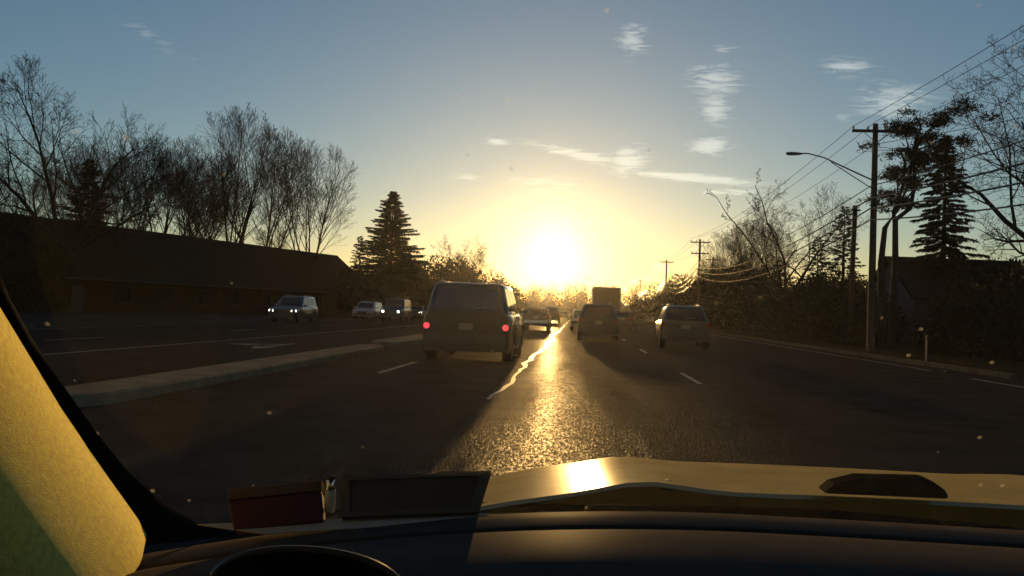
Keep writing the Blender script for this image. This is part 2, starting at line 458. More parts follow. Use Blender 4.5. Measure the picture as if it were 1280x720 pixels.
TREE_CACHE = {}
def bare_tree(key, loc, label, group, rz=0.0, sc=1.0, m='bark', name='bare_tree', **kw):
    if key not in TREE_CACHE:
        lv = grow(**kw)
        lo = lv[0] + lv[1]; hi = [q for l in lv[2:] for q in l]
        V, Q = tubes_np(lo); mt = np_mesh('trunk', V, Q, M[m])
        V, Q = tubes_np(hi); mc = np_mesh('crown', V, Q, M[m])
        TREE_CACHE[key] = (mt, mc)
    mt, mc = TREE_CACHE[key]
    t = empty(name, loc, rz, label, 'tree', group); t.scale = (sc, sc, sc)
    link('trunk', mt, None, t); link('crown', mc, None, t)
    return t

def tri_leaves(C, D, L, W, rng):
    """leaf triangles: centres C, directions D (unit), length, width"""
    n = len(C); ref = rng.normal(size=(n, 3)); S = np.cross(D, ref); S /= np.linalg.norm(S, axis=1, keepdims=True) + 1e-9
    V = np.empty((n, 3, 3)); V[:, 0] = C - S * W[:, None] / 2; V[:, 1] = C + S * W[:, None] / 2; V[:, 2] = C + D * L[:, None]
    return V.reshape(-1, 3), np.arange(3 * n).reshape(n, 3)

def conifer_mesh(seed, H, Rb, z0=.06, dens=1.0, droop=.25, irregular=.3):
    rng = np.random.default_rng(seed); Cs, Ds, Ls, Ws = [], [], [], []; br = []
    nb = int(150 * dens)
    for i in range(nb):
        f = z0 + (1 - z0) * (i + rng.random()) / nb
        z = H * f; az = i * 2.4 + rng.uniform(-.4, .4)
        ln = Rb * (1 - f) ** .75 * rng.uniform(1 - irregular, 1 + irregular * .6) + .18
        up = .35 * f - droop + rng.uniform(-.1, .1)
        a = np.array([math.cos(az), math.sin(az), up]); p0 = np.array([0, 0, z])
        p1 = p0 + a * ln * .5 + np.array([0, 0, .05 * ln]); p2 = p0 + a * ln + np.array([0, 0, .10 * ln])
        br.append(([tuple(p0), tuple(p1), tuple(p2)], [.035 * (1.1 - f) + .008, .02, .008], 3))
        k = int(10 + 26 * ln * dens / 1.6)
        t = rng.uniform(.12, 1, k) ** .8
        pos = p0[None] + a[None] * (ln * t)[:, None]; pos[:, 2] += .10 * ln * t
        side = np.array([-math.sin(az), math.cos(az), 0])
        sg = rng.choice([-1, 1], k)
        D = a[None] * rng.uniform(.3, 1.0, k)[:, None] + side[None] * (sg * rng.uniform(.1, .9, k))[:, None]
        D[:, 2] += rng.uniform(-.75, .15, k); D /= np.linalg.norm(D, axis=1, keepdims=True)
        Cs.append(pos); Ds.append(D); Ls.append(rng.uniform(.25, .6, k) * (.5 + .5 * (1 - t)) * (.7 + .25 * ln)); Ws.append(rng.uniform(.07, .2, k))
    V, T = tri_leaves(np.concatenate(Cs), np.concatenate(Ds), np.concatenate(Ls), np.concatenate(Ws), rng)
    tr = MB(); tr.tube([(0, 0, -.1), (0, 0, H * .5), (0, 0, H * .985)], [H * .016 + .04, H * .01 + .02, .012], 7)
    bv, bq = tubes_np(br)
    return tr.mesh('trunk', M['bark'], True), np_mesh('crown', V, T, M['needles'], False), np_mesh('limbs', bv, bq, M['bark'])
CON = {}
def conifer(key, loc, label, group, sc=1.0, rz=0, **kw):
    if key not in CON: CON[key] = conifer_mesh(**kw)
    t = empty('conifer_tree', loc, rz, label, 'tree', group); t.scale = (sc, sc, sc)
    a, c, l = CON[key]
    link('trunk', a, None, t); link('crown', c, None, t); link('limbs', l, None, t)
    return t
def at(px, Y): return (GX(px, Y), Y, 0)
VASE = dict(trunk_frac=.24, kids=(8, 10, 8, 6, 2), angs=(33, 27, 29, 31, 33), ratio=(.90, .56, .52, .50, .5), trop=.04, wig=.042, t0=(.35, .30, .28, .25, .2), env=(.56, 7.4, .45))
OAK = dict(env=(.57, 6.2, .44), trunk_frac=.30, kids=(6, 8, 7, 6, 3), angs=(42, 42, 45, 48, 50), ratio=(.80, .52, .50, .48, .5), trop=.05, wig=.17, t0=(.7, .25, .2, .15, .1))
GL = 'bare trees along the left of the road'
bare_tree('bigoak', at(74, 62), 'broad bare tree with heavy forked limbs at far left, dark evergreen beside its trunk', GL, seed=14, H=19.6, r0=.55,
          trunk_frac=.26, kids=(7, 9, 9, 6, 3), angs=(50, 36, 38, 40, 42), ratio=(.88, .56, .52, .50, .5), trop=.03, wig=.11, t0=(.45, .28, .25, .2, .15), twig=.013, env=(.56, 7.6, .45))
bare_tree('edgeoak', at(-12, 70), 'bare tree cut by the left picture edge beyond the pillar', GL, seed=23, H=17.0, r0=.45, rz=1.0, **OAK)
bare_tree('vaseA', at(196, 92), 'slender many-stemmed bare tree right of the broad bare tree', GL, twig=.0135, seed=31, H=19.5, r0=.32, **VASE)
bare_tree('vaseB', at(238, 98), 'bare tree with fanned upright stems left of the tallest pair above the roof', GL, twig=.0135, seed=32, H=20.5, r0=.34, **VASE)
bare_tree('vaseC', at(285, 97), 'tall bare tree with rounded top above middle of the long roof', GL, twig=.0135, seed=33, H=24, r0=.36, **VASE)
bare_tree('vaseD', at(328, 100), 'tall bare tree beside the lower lone bare tree at roof end', GL, twig=.0135, seed=34, H=22.5, r0=.34, **VASE)
bare_tree('vaseE', at(386, 102), 'lone bare tree with oval crown left of the pointed conifer', GL, twig=.0135, seed=35, H=21.3, r0=.33, **VASE)
bare_tree('vaseA', at(150, 88), 'bare tree behind dark evergreen right of the broad bare tree', GL, rz=2.1, sc=.98)
bare_tree('vaseB', at(100, 98), 'bare tree standing behind the broad bare tree', GL, rz=4.0, sc=.95)
conifer('spruceL', at(104, 70), 'dark evergreen between the broad bare tree and the slender ones', 'conifers left of the road', seed=5, H=13.0, Rb=3.6, dens=1.5, z0=.25, irregular=.5)
conifer('pointed', at(486, 104), 'pointed conifer standing alone on skyline left of the boxy SUV', 'conifers left of the road', seed=6, H=15.5, Rb=5.4, dens=3.0, irregular=.75)
conifer('smallcon', at(447, 112), 'small ragged conifer left of the pointed conifer', 'conifers left of the road', seed=8, H=10.5, Rb=2.6, dens=.9, irregular=.5)
bare_tree('roundR', at(575, 150), 'rounded bare tree on skyline just above the boxy SUV', GL, seed=41, H=17.5, r0=.3, **OAK)

GR = 'bare trees along the right of the road'
bare_tree('leanoak', at(972, 74), 'bare tree with crooked limbs leaning towards the street lamp', GR, seed=53, H=14.8, r0=.36, lean=(.22, 0), trunk_frac=.25,
          kids=(6, 8, 7, 6, 3), angs=(36, 42, 45, 48, 50), ratio=(.9, .5, .5, .48, .5), trop=.05, wig=.17, t0=(.6, .25, .2, .15, .1), env=(.57, 5.8, .44))
bare_tree('rightoak', at(1345, 33), 'large bare tree reaching in from the right picture edge over the wires', GR, seed=57, H=13.5, r0=.36, lean=(-.12, 0), trunk_frac=.22,
          kids=(8, 8, 8, 6, 3), angs=(50, 44, 48, 50, 50), ratio=(.85, .55, .5, .5, .5), trop=.04, wig=.2, t0=(.5, .25, .2, .15, .1), twig=.009, env=(.56, 4.3, .44))
for i, (px, Y, s, lab) in enumerate([(905, 118, .55, 'small upright bare tree just right of the second utility pole'), (922, 108, .5, 'low bare tree in the middle of the small cluster left of the leaning bare tree'),
        (940, 112, .6, 'taller of the small bare trees left of the leaning bare tree'), (890, 130, .5, 'small bare tree half behind the second utility pole'), (958, 100, .5, 'small bare tree touching the trunk of the leaning bare tree')]):
    bare_tree('vaseE' if i % 2 else 'vaseC', at(px, Y), lab, 'small bare trees behind the far poles', rz=i * 1.3, sc=s)
conifer('spruceR', at(1177, 58), 'dense tall spruce right of the pine and near utility pole', 'conifers right of the road', seed=15, H=13.8, Rb=3.0, dens=2.1, irregular=.6, droop=.42)
conifer('smallcon', at(1052, 66), 'ragged evergreen just left of the near utility pole', 'conifers right of the road', sc=.95, rz=1)
conifer('smallcon', at(1020, 80), 'low ragged evergreen behind the leaning bare tree', 'conifers right of the road', sc=.85, rz=2)

def pine(loc):
    """two-stemmed pine: crooked bare stems, tufted crown in flat plates"""
    rng = np.random.default_rng(77); t = empty('pine_tree', loc, 0, 'twin-stemmed pine with tufted flat crown right of the near utility pole', 'tree', 'conifers right of the road')
    def zz(px, py): return P(px, py, loc[1]) - Vector(loc)
    s1 = [Vector((-.4, 0, -.1)), zz(1101, 330), zz(1106, 285), zz(1122, 262), zz(1134, 235), zz(1140, 205), zz(1146, 170)]
    s2 = [Vector((.1, .1, -.1)), zz(1119, 330), zz(1119, 275), zz(1138, 260), zz(1144, 225), zz(1141, 190), zz(1152, 155)]
    s3 = [zz(1119, 290), zz(1117, 265), zz(1128, 235), zz(1132, 205), zz(1124, 185)]
    mb = MB()
    mb.tube(s1, [.2, .17, .14, .12, .1, .08, .04], 7); mb.tube(s2, [.2, .17, .15, .12, .1, .08, .04], 7); mb.tube(s3, [.11, .1, .09, .07, .04], 6)
    mb.build('trunk', M['bark'], t, True, 60)
    Cs, Ds, Ls, Ws, br = [], [], [], [], []
    plates = [(1148, 152, 24, 10), (1172, 152, 20, 8), (1194, 137, 10, 6), (1128, 160, 18, 7), (1160, 172, 30, 9), (1130, 188, 22, 8), (1175, 185, 22, 7),
              (1122, 215, 18, 7), (1150, 205, 26, 8), (1112, 242, 13, 8), (1128, 254, 10, 4), (1140, 225, 16, 6), (1180, 200, 18, 6)]
    for (px, py, sx, sy) in plates:
        c = zz(px, py); k = 720; s = loc[1] / F; nsub = 6
        sub = rng.normal(size=(nsub, 3)) * np.array([sx * s * .62, 1.1, sy * s * .55]); sub[0] = 0
        pos = np.array(c)[None] + sub[rng.integers(0, nsub, k)] + rng.normal(size=(k, 3)) * np.array([.26, .26, .11])
        D = rng.normal(size=(k, 3)) * np.array([1, 1, .6]) + np.array([0, 0, .45]); D /= np.linalg.norm(D, axis=1, keepdims=True)
        Cs.append(pos); Ds.append(D); Ls.append(rng.uniform(.16, .40, k)); Ws.append(rng.uniform(.03, .09, k))
        st = s1[-2] if px < 1150 else s2[-2]
        if py > 195: st = s1[-4]
        mid = st.lerp(c, .5) + Vector((0, 0, .2))
        br.append(([tuple(st), tuple(mid), tuple(c)], [.06, .04, .015], 4))
        for q in range(6):
            e = pos[rng.integers(0, k)]; br.append(([tuple(c), tuple((np.array(c) + e) / 2 + np.array([0, 0, .08])), tuple(e)], [.025, .016, .008], 3))
    V, T = tri_leaves(np.concatenate(Cs), np.concatenate(Ds), np.concatenate(Ls), np.concatenate(Ws), rng)
    link('crown', np_mesh('crown', V, T, M['needles'], False), None, t)
    v, q = tubes_np(br); link('limbs', np_mesh('limbs', v, q, M['bark']), None, t)
pine(at(1112, 47))

# evergreen shrubs that close the view on both sides
def shrub_arrays(seed, size=(2.3, 2, 2.5), n=9000, leaf=.08):
    rng = np.random.default_rng(seed)
    nc = 26; cen = rng.normal(size=(nc, 3)); cen /= np.linalg.norm(cen, axis=1, keepdims=True)
    cen *= (rng.random((nc, 1)) ** .4) * .78; cen[:, 2] = np.abs(cen[:, 2]) * 1.05 + .05
    rc = rng.uniform(.18, .36, nc); ci = rng.integers(0, nc, n)
    d = rng.normal(size=(n, 3)); d /= np.linalg.norm(d, axis=1, keepdims=True)
    pos = cen[ci] + d * (rc[ci] * rng.random(n) ** .35)[:, None]
    pos[:, 2] = np.maximum(pos[:, 2], .02)
    dd = d + rng.normal(size=(n, 3)) * .6 + np.array([0, 0, .25]); dd /= np.linalg.norm(dd, axis=1, keepdims=True)
    V, T = tri_leaves(pos * np.array(size), dd, rng.uniform(.6, 1.6, n) * leaf * 1.5, rng.uniform(.5, 1.2, n) * leaf, rng)
    st = []
    for i in range(9):
        c = cen[i] * np.array(size)
        st.append(([(c[0] * .05, c[1] * .05, -.05), tuple(c * np.array([.6, .6, .5])), tuple(c)], [.06, .035, .012], 4))
    sv, sq = tubes_np(st)
    return V, T, sv, sq
def shrub_bank(name, label, spots):
    """a tangle of evergreen shrubs that reads as one dark mass"""
    Vs, Ts, Ss, Qs = [], [], [], []; nv = ns = 0
    base = [shrub_arrays(3), shrub_arrays(4), shrub_arrays(12)]
    for k, (px, Y, h) in enumerate(spots):
        V, T, sv, sq = base[k % 3]; x, y, _ = at(px, Y); sc = h / 2.6; a = k * 1.7; c, s_ = math.cos(a), math.sin(a)
        Rm = np.array([[c, -s_, 0], [s_, c, 0], [0, 0, 1]]).T * np.array([sc * (1 + .2 * math.sin(k * 2.3)), sc, sc])
        Vs.append(V @ Rm + np.array([x, y, 0])); Ts.append(T + nv); nv += len(V)
        Ss.append(sv @ Rm + np.array([x, y, 0])); Qs.append(sq + ns); ns += len(sv)
    t = empty(name, (0, 0, 0), 0, label, 'shrubs'); t['kind'] = 'stuff'
    tag(link('crown', np_mesh('crown', np.concatenate(Vs), np.concatenate(Ts), M['leaves'], False), None, t), kind='stuff')
    tag(link('stem', np_mesh('stem', np.concatenate(Ss), np.concatenate(Qs), M['bark']), None, t), kind='stuff')
shrub_bank('shrub_bank', 'dark tangle of evergreen shrubs below the pointed conifer, left of the road',
    [(398, 100, 5.2), (420, 104, 6.5), (440, 100, 6.0), (462, 98, 6.8), (500, 108, 8.0), (520, 112, 8.5), (540, 116, 9.0), (560, 124, 9.5), (583, 130, 9.0),
     (600, 142, 8.4), (615, 158, 7.4), (628, 178, 7), (370, 98, 4.6), (8, 55, 5.5), (30, 58, 6)])
shrub_bank('shrub_bank', 'dark tangle of evergreen shrubs behind the poles, right of the road',
    [(900, 112, 8.2), (925, 100, 8.0), (955, 92, 7.4), (985, 84, 6.2), (1015, 78, 5.8), (1040, 74, 5.8), (1070, 72, 5.6), (880, 125, 8.8), (862, 140, 8.6), (848, 160, 9), (838, 180, 9.4), (828, 205, 9.8),
     (1215, 62, 6.2), (1245, 58, 6.0), (1275, 52, 5.8), (1305, 48, 5.6), (1205, 46, 3.2), (1255, 40, 4.4), (1290, 36, 4.2), (1120, 76, 5.8), (1150, 70, 4.6), (1082, 53, 3.9), (1062, 56, 4.4), (1240, 50, 4.8),
     (815, 240, 7), (806, 280, 7.5), (1000, 66, 4.2), (1030, 62, 4.0)])
# far bare woods closing the road
def far_woods():
    rng = np.random.default_rng(9); polys = []; rnd = random.Random(5)
    Cs, Ds, Ls, Ws = [], [], [], []
    for i in range(420):
        x = rng.uniform(-110, 120); Y = rng.uniform(300, 400)
        if i > 300: Y = rng.uniform(200, 330); x = rng.choice([-1, 1]) * rng.uniform(24, 90)
        H = rng.uniform(10, 15) * (1.0 if i <= 300 else .75)
        for s in range(3):
            a = rng.uniform(0, 6.28); top = (x + math.cos(a) * H * .16, Y + math.sin(a) * H * .16, H * rng.uniform(.75, 1))
            polys.append(([(x, Y, -.1), ((x * 2 + top[0]) / 3, (2 * Y + top[1]) / 3, H * .45), top], [.16, .1, .03], 3))
        for b_ in range(26):
            f = rng.uniform(.3, 1); a = rng.uniform(0, 6.28); l = H * .26 * rng.uniform(.4, 1)
            p0 = (x + rng.normal() * .5, Y + rng.normal() * .5, H * f * .8)
            p1 = (p0[0] + math.cos(a) * l * .5, p0[1] + math.sin(a) * l * .5, p0[2] + l * .5); p2 = (p0[0] + math.cos(a) * l * .8, p0[1] + math.sin(a) * l * .8, p0[2] + l * 1.0)
            polys.append(([p0, p1, p2], [.06, .045, .02], 3))
        n = 170
        pos = np.array([x, Y, 0]) + np.abs(rng.normal(size=(n, 3))) * np.array([0, 0, H * .28]) + rng.normal(size=(n, 3)) * np.array([1.8, 1.8, 0])
        D = rng.normal(size=(n, 3)) + np.array([0, 0, .8]); D /= np.linalg.norm(D, axis=1, keepdims=True)
        Cs.append(pos); Ds.append(D); Ls.append(rng.uniform(.8, 2.0, n)); Ws.append(rng.uniform(.3, .9, n))
    V, Q = tubes_np(polys)
    tr = empty('distant_woods', (0, 0, 0), 0, 'bare woods closing off the road below the low sun', 'woods'); tr['kind'] = 'stuff'
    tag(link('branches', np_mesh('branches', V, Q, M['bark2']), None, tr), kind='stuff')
    V, T = tri_leaves(np.concatenate(Cs), np.concatenate(Ds), np.concatenate(Ls), np.concatenate(Ws), rng)
    tag(link('undergrowth', np_mesh('undergrowth', V, T, M['brush'], False), None, tr), kind='stuff')
far_woods()

# ------------------------------------------------------------------ buildings
def building():
    a = Vector((-39, 61, 0)); bq = Vector((-28.5, 95, 0)); d = (bq - a); Lb = d.length + 24; d.normalize()
    org = a - d * 14
    t = empty('low_building', org, math.atan2(d.y, d.x), 'long dark low building with one straight ridge left of the road', 'building')
    H, E, D = 7.3, 3.1, 11.0
    b = MB(); b.box((Lb / 2, D / 2, E / 2), (Lb, D, E))
    for x in (0, Lb): b.add([(x, 0, E), (x, D, E), (x, D / 2, H - .12)], [(0, 1, 2)])
    wall = b.build('wall', M['brick'], t)
    b = MB()
    for sg in (-1, 1):
        y0 = D / 2 + sg * (D / 2 + .7); ze = E - .7 * (H - E) / (D / 2)
        b.slab([(-.5, y0, ze), (Lb + .5, y0, ze), (Lb + .5, D / 2, H), (-.5, D / 2, H)], (0, sg * .75, 1), .12)
    rf = b.build('roof', M['shingle'], t)
    b = MB(); b.tube([(-.5, D / 2, H + .13), (Lb + .5, D / 2, H + .13)], .09, 6); b.build('ridge_cap', M['shingle'], rf)
    b = MB(); b.tube([(-.5, -.78, E - .52), (Lb + .5, -.78, E - .52)], .07, 6); b.build('gutter', M['plastic'], rf)
    wm = None
    for i in range(13):
        x = 2.2 + i * (Lb - 4.4) / 12; z = 1.5
        if i in (3, 9):
            dr = MB(); dr.box((x, -.03, 1.02), (1.1, .08, 2.04)); q = dr.build('door', M['plastic'], t)
            h = MB(); h.box((x + .4, -.09, 1.0), (.05, .05, .2)); h.build('handle', M['galv'], q); continue
        if wm is None:
            f = MB()
            for (cx, cz, sx, sz) in ((0, -.62, 1.5, .1), (0, .62, 1.5, .1), (-.7, 0, .1, 1.14), (.7, 0, .1, 1.14), (0, 0, .06, 1.14)): f.box((cx, -.03, cz), (sx, .1, sz))
            wm = f.mesh('window', M['trim']); g = MB(); g.box((0, -.012, 0), (1.3, .02, 1.14)); gm = g.mesh('pane', M['glass_d'])
            s_ = MB(); s_.box((0, -.08, -.72), (1.7, .2, .09)); sm = s_.mesh('sill', M['trim'])
        w = link('window', wm, None, t); w.location = (x, 0, z)
        link('pane', gm, None, w); link('sill', sm, None, w)
building()
def house():
    Y = 56; x0 = GX(1222, Y)
    t = empty('house', (x0, Y, 0), R(8), 'dim blue-grey house with gable roof half hidden behind the pine stems', 'house')
    W, D, E, RD = 8.4, 6.0, 3.2, 5.6
    b = MB(); b.box((0, D / 2, E / 2), (W, D, E))
    b.add([(-W / 2, 0, E), (-W / 2, D, E), (-W / 2, D / 2, RD - .15)], [(0, 1, 2)]); b.add([(W / 2, 0, E), (W / 2, D, E), (W / 2, D / 2, RD - .15)], [(0, 1, 2)])
    wall = b.build('wall', M['siding'], t)
    bm = MB(); bm.box((0, -.012, 0), (W - .02, .024, .05)); board = bm.mesh('siding_board', M['siding'])
    for i in range(15):
        o = link('siding_board', board, None, wall); o.location = (0, 0, .25 + i * .195)
    r = MB()
    for s in (-1, 1):
        y0 = D / 2 + s * (D / 2 + .5); ze = E - (.5 * (RD - E) / (D / 2))
        q = [(-W / 2 - .4, y0, ze), (W / 2 + .4, y0, ze), (W / 2 + .4, D / 2, RD), (-W / 2 - .4, D / 2, RD)]
        r.slab(q, (0, s * .5, 1), .14)
    rf = r.build('roof', M['shingle'], t)
    for x in (-2.7, 2.8):
        f = MB()
        for (cx, cz, sx, sz) in ((0, -.6, 1.3, .1), (0, .6, 1.3, .1), (-.6, 0, .1, 1.1), (.6, 0, .1, 1.1), (0, 0, 1.1, .06)): f.box((x + cx, -.05, 1.7 + cz), (sx, .1, sz))
        w = f.build('window', M['trim'], t); g = MB(); g.box((x, -.03, 1.7), (1.1, .02, 1.1)); g.build('pane', M['glass_d'], w)
    d = MB(); d.box((.9, -.05, 1.05), (.95, .1, 2.1)); dd = d.build('door', M['red_paint'], t)
    h = MB(); h.box((1.25, -.12, 1.0), (.05, .06, .12)); h.build('handle', M['galv'], dd)
house()

# ------------------------------------------------------------------ poles and cables
POLE_X = GX(1088, 38.8)
poles = [(38.8, 10.1), (96.0, 10.0), (133.0, 9.9), (207.0, 9.9), (150.0, 9.0)]
def pole(Y, H, x, label, second=True, lean=0.0):
    t = empty('utility_pole', (x, Y, 0), 0, label, 'utility pole', 'wooden utility poles along the right verge')
    b = MB(); b.tube([(0, 0, -.2), (0, 0, H * .5), (0, 0, H)], [.17, .145, .115], 12); b.build('pole', M['wood'], t, True)
    arms = [(H - .35, 2.1)] + ([(H - 1.6, 1.9)] if second else [])
    for (z, w) in arms:
        a = MB(); a.box((0, -.15, z), (w, .10, .12)); a.build('crossarm', M['wood'], t)
        br = MB()
        for s in (-1, 1): br.tube([(s * w * .28, -.17, z - .02), (0, -.15, z - .55)], .018, 5)
        br.build('brace', M['galv'], t)
        for s in (-.95, -.35, .35, .95):
            i = MB(); i.lathe([(.02, 0), (.03, .02), (.055, .06), (.035, .08), (.055, .11), (.02, .15)], 8, c=(s * w / 2, -.15, z + .06)); i.build('insulator', M['porcelain'], t, True)
    return t
pl = pole(38.8, 10.1, POLE_X, 'nearest utility pole with street lamp arm, right of the road', False)
lamp_z0, lamp_z1 = 7.85, 8.75
b = MB(); b.tube([(0, 0, 7.55), (-.9, 0, 7.95), (-2.2, 0, 8.55), (-2.9, 0, 8.72), (-3.3, 0, 8.72)], [.035, .035, .03, .03, .03], 8)
b.tube([(0, 0, 7.15), (-.9, 0, 7.72), (-1.9, 0, 8.36)], .022, 6)
arm = b.build('lamp_arm', M['galv'], pl, True)
b = MB(); b.lathe([(.03, .3), (.05, .2), (.07, .1), (.085, -.2), (.075, -.36), (.03, -.42)], 12, 'x', (-3.45, 0, 8.70)); b.build('lamp_head', M['galv'], arm, True)
tr = MB(); tr.lathe([(.05, 0), (.2, .03), (.21, .1), (.21, .75), (.19, .82), (.06, .84)], 14, c=(.30, -.05, 5.9))
pole(96.0, 9.9, GX(872, 96.0), 'second utility pole with double crossarms beyond the right SUV')
pole(133.0, 9.9, GX(831, 133.0), 'third utility pole with one crossarm behind the second pole', False)
pole(207.0, 9.9, GX(799, 207.0), 'farthest utility pole, small beside the box truck', True)
pole(120.0, 9.6, GX(889, 120.0), 'utility pole half hidden by small bare trees right of second pole', False)
st = empty('utility_stub_pole', at(1063, 52), 0, 'short stub pole close behind the nearest utility pole', 'utility pole')
b = MB(); b.tube([(0, 0, -.2), (0, 0, 4), (.1, 0, 8.2)], [.17, .15, .13], 10); b.build('pole', M['wood'], st, True)
b = MB(); b.box((.1, -.17, 7.9), (.5, .08, .1)); b.build('crossarm', M['wood'], st)

def cable(name, anchors, r, sag, label, group):
    pts = []
    for a, c in zip(anchors, anchors[1:]):
        a = Vector(a); c = Vector(c); n = 20
        for i in range(n):
            t = i / n; p = a.lerp(c, t); p.z -= sag * 4 * t * (1 - t); pts.append(tuple(p))
    pts.append(tuple(anchors[-1]))
    V, Q = tubes_np([(pts, [r] * len(pts), 6)])
    o = link(name, np_mesh(name, V, Q, M['cable'])); tag(o, label, 'cable', group)
PX = {38.8: POLE_X, 96.0: GX(872, 96.0), 133.0: GX(831, 133.0), 207.0: GX(799, 207.0)}
def run(dx, z):
    pz = [(PX[38.8] - .8 + dx, -22.0, z)]
    for Y in (38.8, 96.0, 133.0, 207.0): pz.append((PX[Y] + dx, Y - .15, z))
    pz.append((PX[207.0] + dx, 300, z)); return pz
for i, (dx, dz, lab) in enumerate([(-.99, 9.97, 'overhead wire on the road side end of the crossarms'), (-.04, 10.18, 'overhead wire over the pole tops'), (.99, 9.97, 'overhead wire on the outer end of the crossarms')]):
    cable('power_line', run(dx, dz), .012, .75, lab, 'power lines along the right verge')
for i, (dx, z, sg, r_) in enumerate([(-.2, 7.3, 1.0, .022), (-.2, 6.75, 1.15, .034), (-.2, 6.3, 1.3, .034), (-.2, 5.8, 1.5, .028)]):
    cable('telephone_cable', run(dx, z), r_, sg, ('uppermost', 'second highest', 'third highest', 'lowest')[i] + ' of the thick cables slung below the crossarms', 'telephone cables along the right verge')
cable('service_wire', [(POLE_X, 38.8, 9.2), (POLE_X + 9, 10, 8.6)], .012, .5, 'thin service wire running off the near pole towards the right tree', 'power lines along the right verge')
for (px, py, Y) in ((1158, 440, 30),):
    t = empty('marker_post', (GX(px, Y), Y, 0), 0, 'slim pale marker post standing on the right verge', 'post')
    b = MB(); b.box((0, 0, .42), (.05, .025, .95)); b.build('post', M['plate'], t)
    b = MB(); b.box((0, -.018, .78), (.045, .008, .1)); b.build('reflector', M['tail_off'], t)

# ------------------------------------------------------------------ vehicles
def rrect(yr, yf, w, z, rad=.16, k=4):
    pts = []
    for (cx, cy, a0) in ((w - rad, yf - rad, 0), (-w + rad, yf - rad, 90), (-w + rad, yr + rad, 180), (w - rad, yr + rad, 270)):
        for i in range(k):
            a = R(a0 + 90 * i / (k - 1)); pts.append((cx + rad * math.cos(a), cy + rad * math.sin(a), z))
    return pts
WHEELS = {}
def wheel_mesh(r, w):
    key = (round(r, 3), round(w, 3))
    if key not in WHEELS:
        a = MB(); a.lathe([(r * .62, -w / 2), (r * .9, -w / 2), (r * .985, -w / 2 + .03), (r, -w * .2), (r, w * .2), (r * .985, w / 2 - .03), (r * .9, w / 2), (r * .62, w / 2)], 22, 'x')
        b = MB(); b.lathe([(r * .63, -w * .35), (r * .63, w * .38), (r * .55, w * .42), (r * .50, w * .25), (r * .18, w * .30), (r * .16, w * .36), (.02, w * .36)], 22, 'x')
        for j in range(5):
            an = 2 * math.pi * j / 5; c = Vector((w * .34, math.cos(an) * r * .36, math.sin(an) * r * .36))
            v = MB(); v.box((0, 0, 0), (.03, r * .11, r * .42)); rot = Matrix.Rotation(an - math.pi / 2, 3, 'X')
            b.add([rot @ Vector(q) + c for q in v.v], v.f)
        WHEELS[key] = (a.mesh('tyre', M['rubber'], True), b.mesh('rim', M['rim'], True))
    return WHEELS[key]

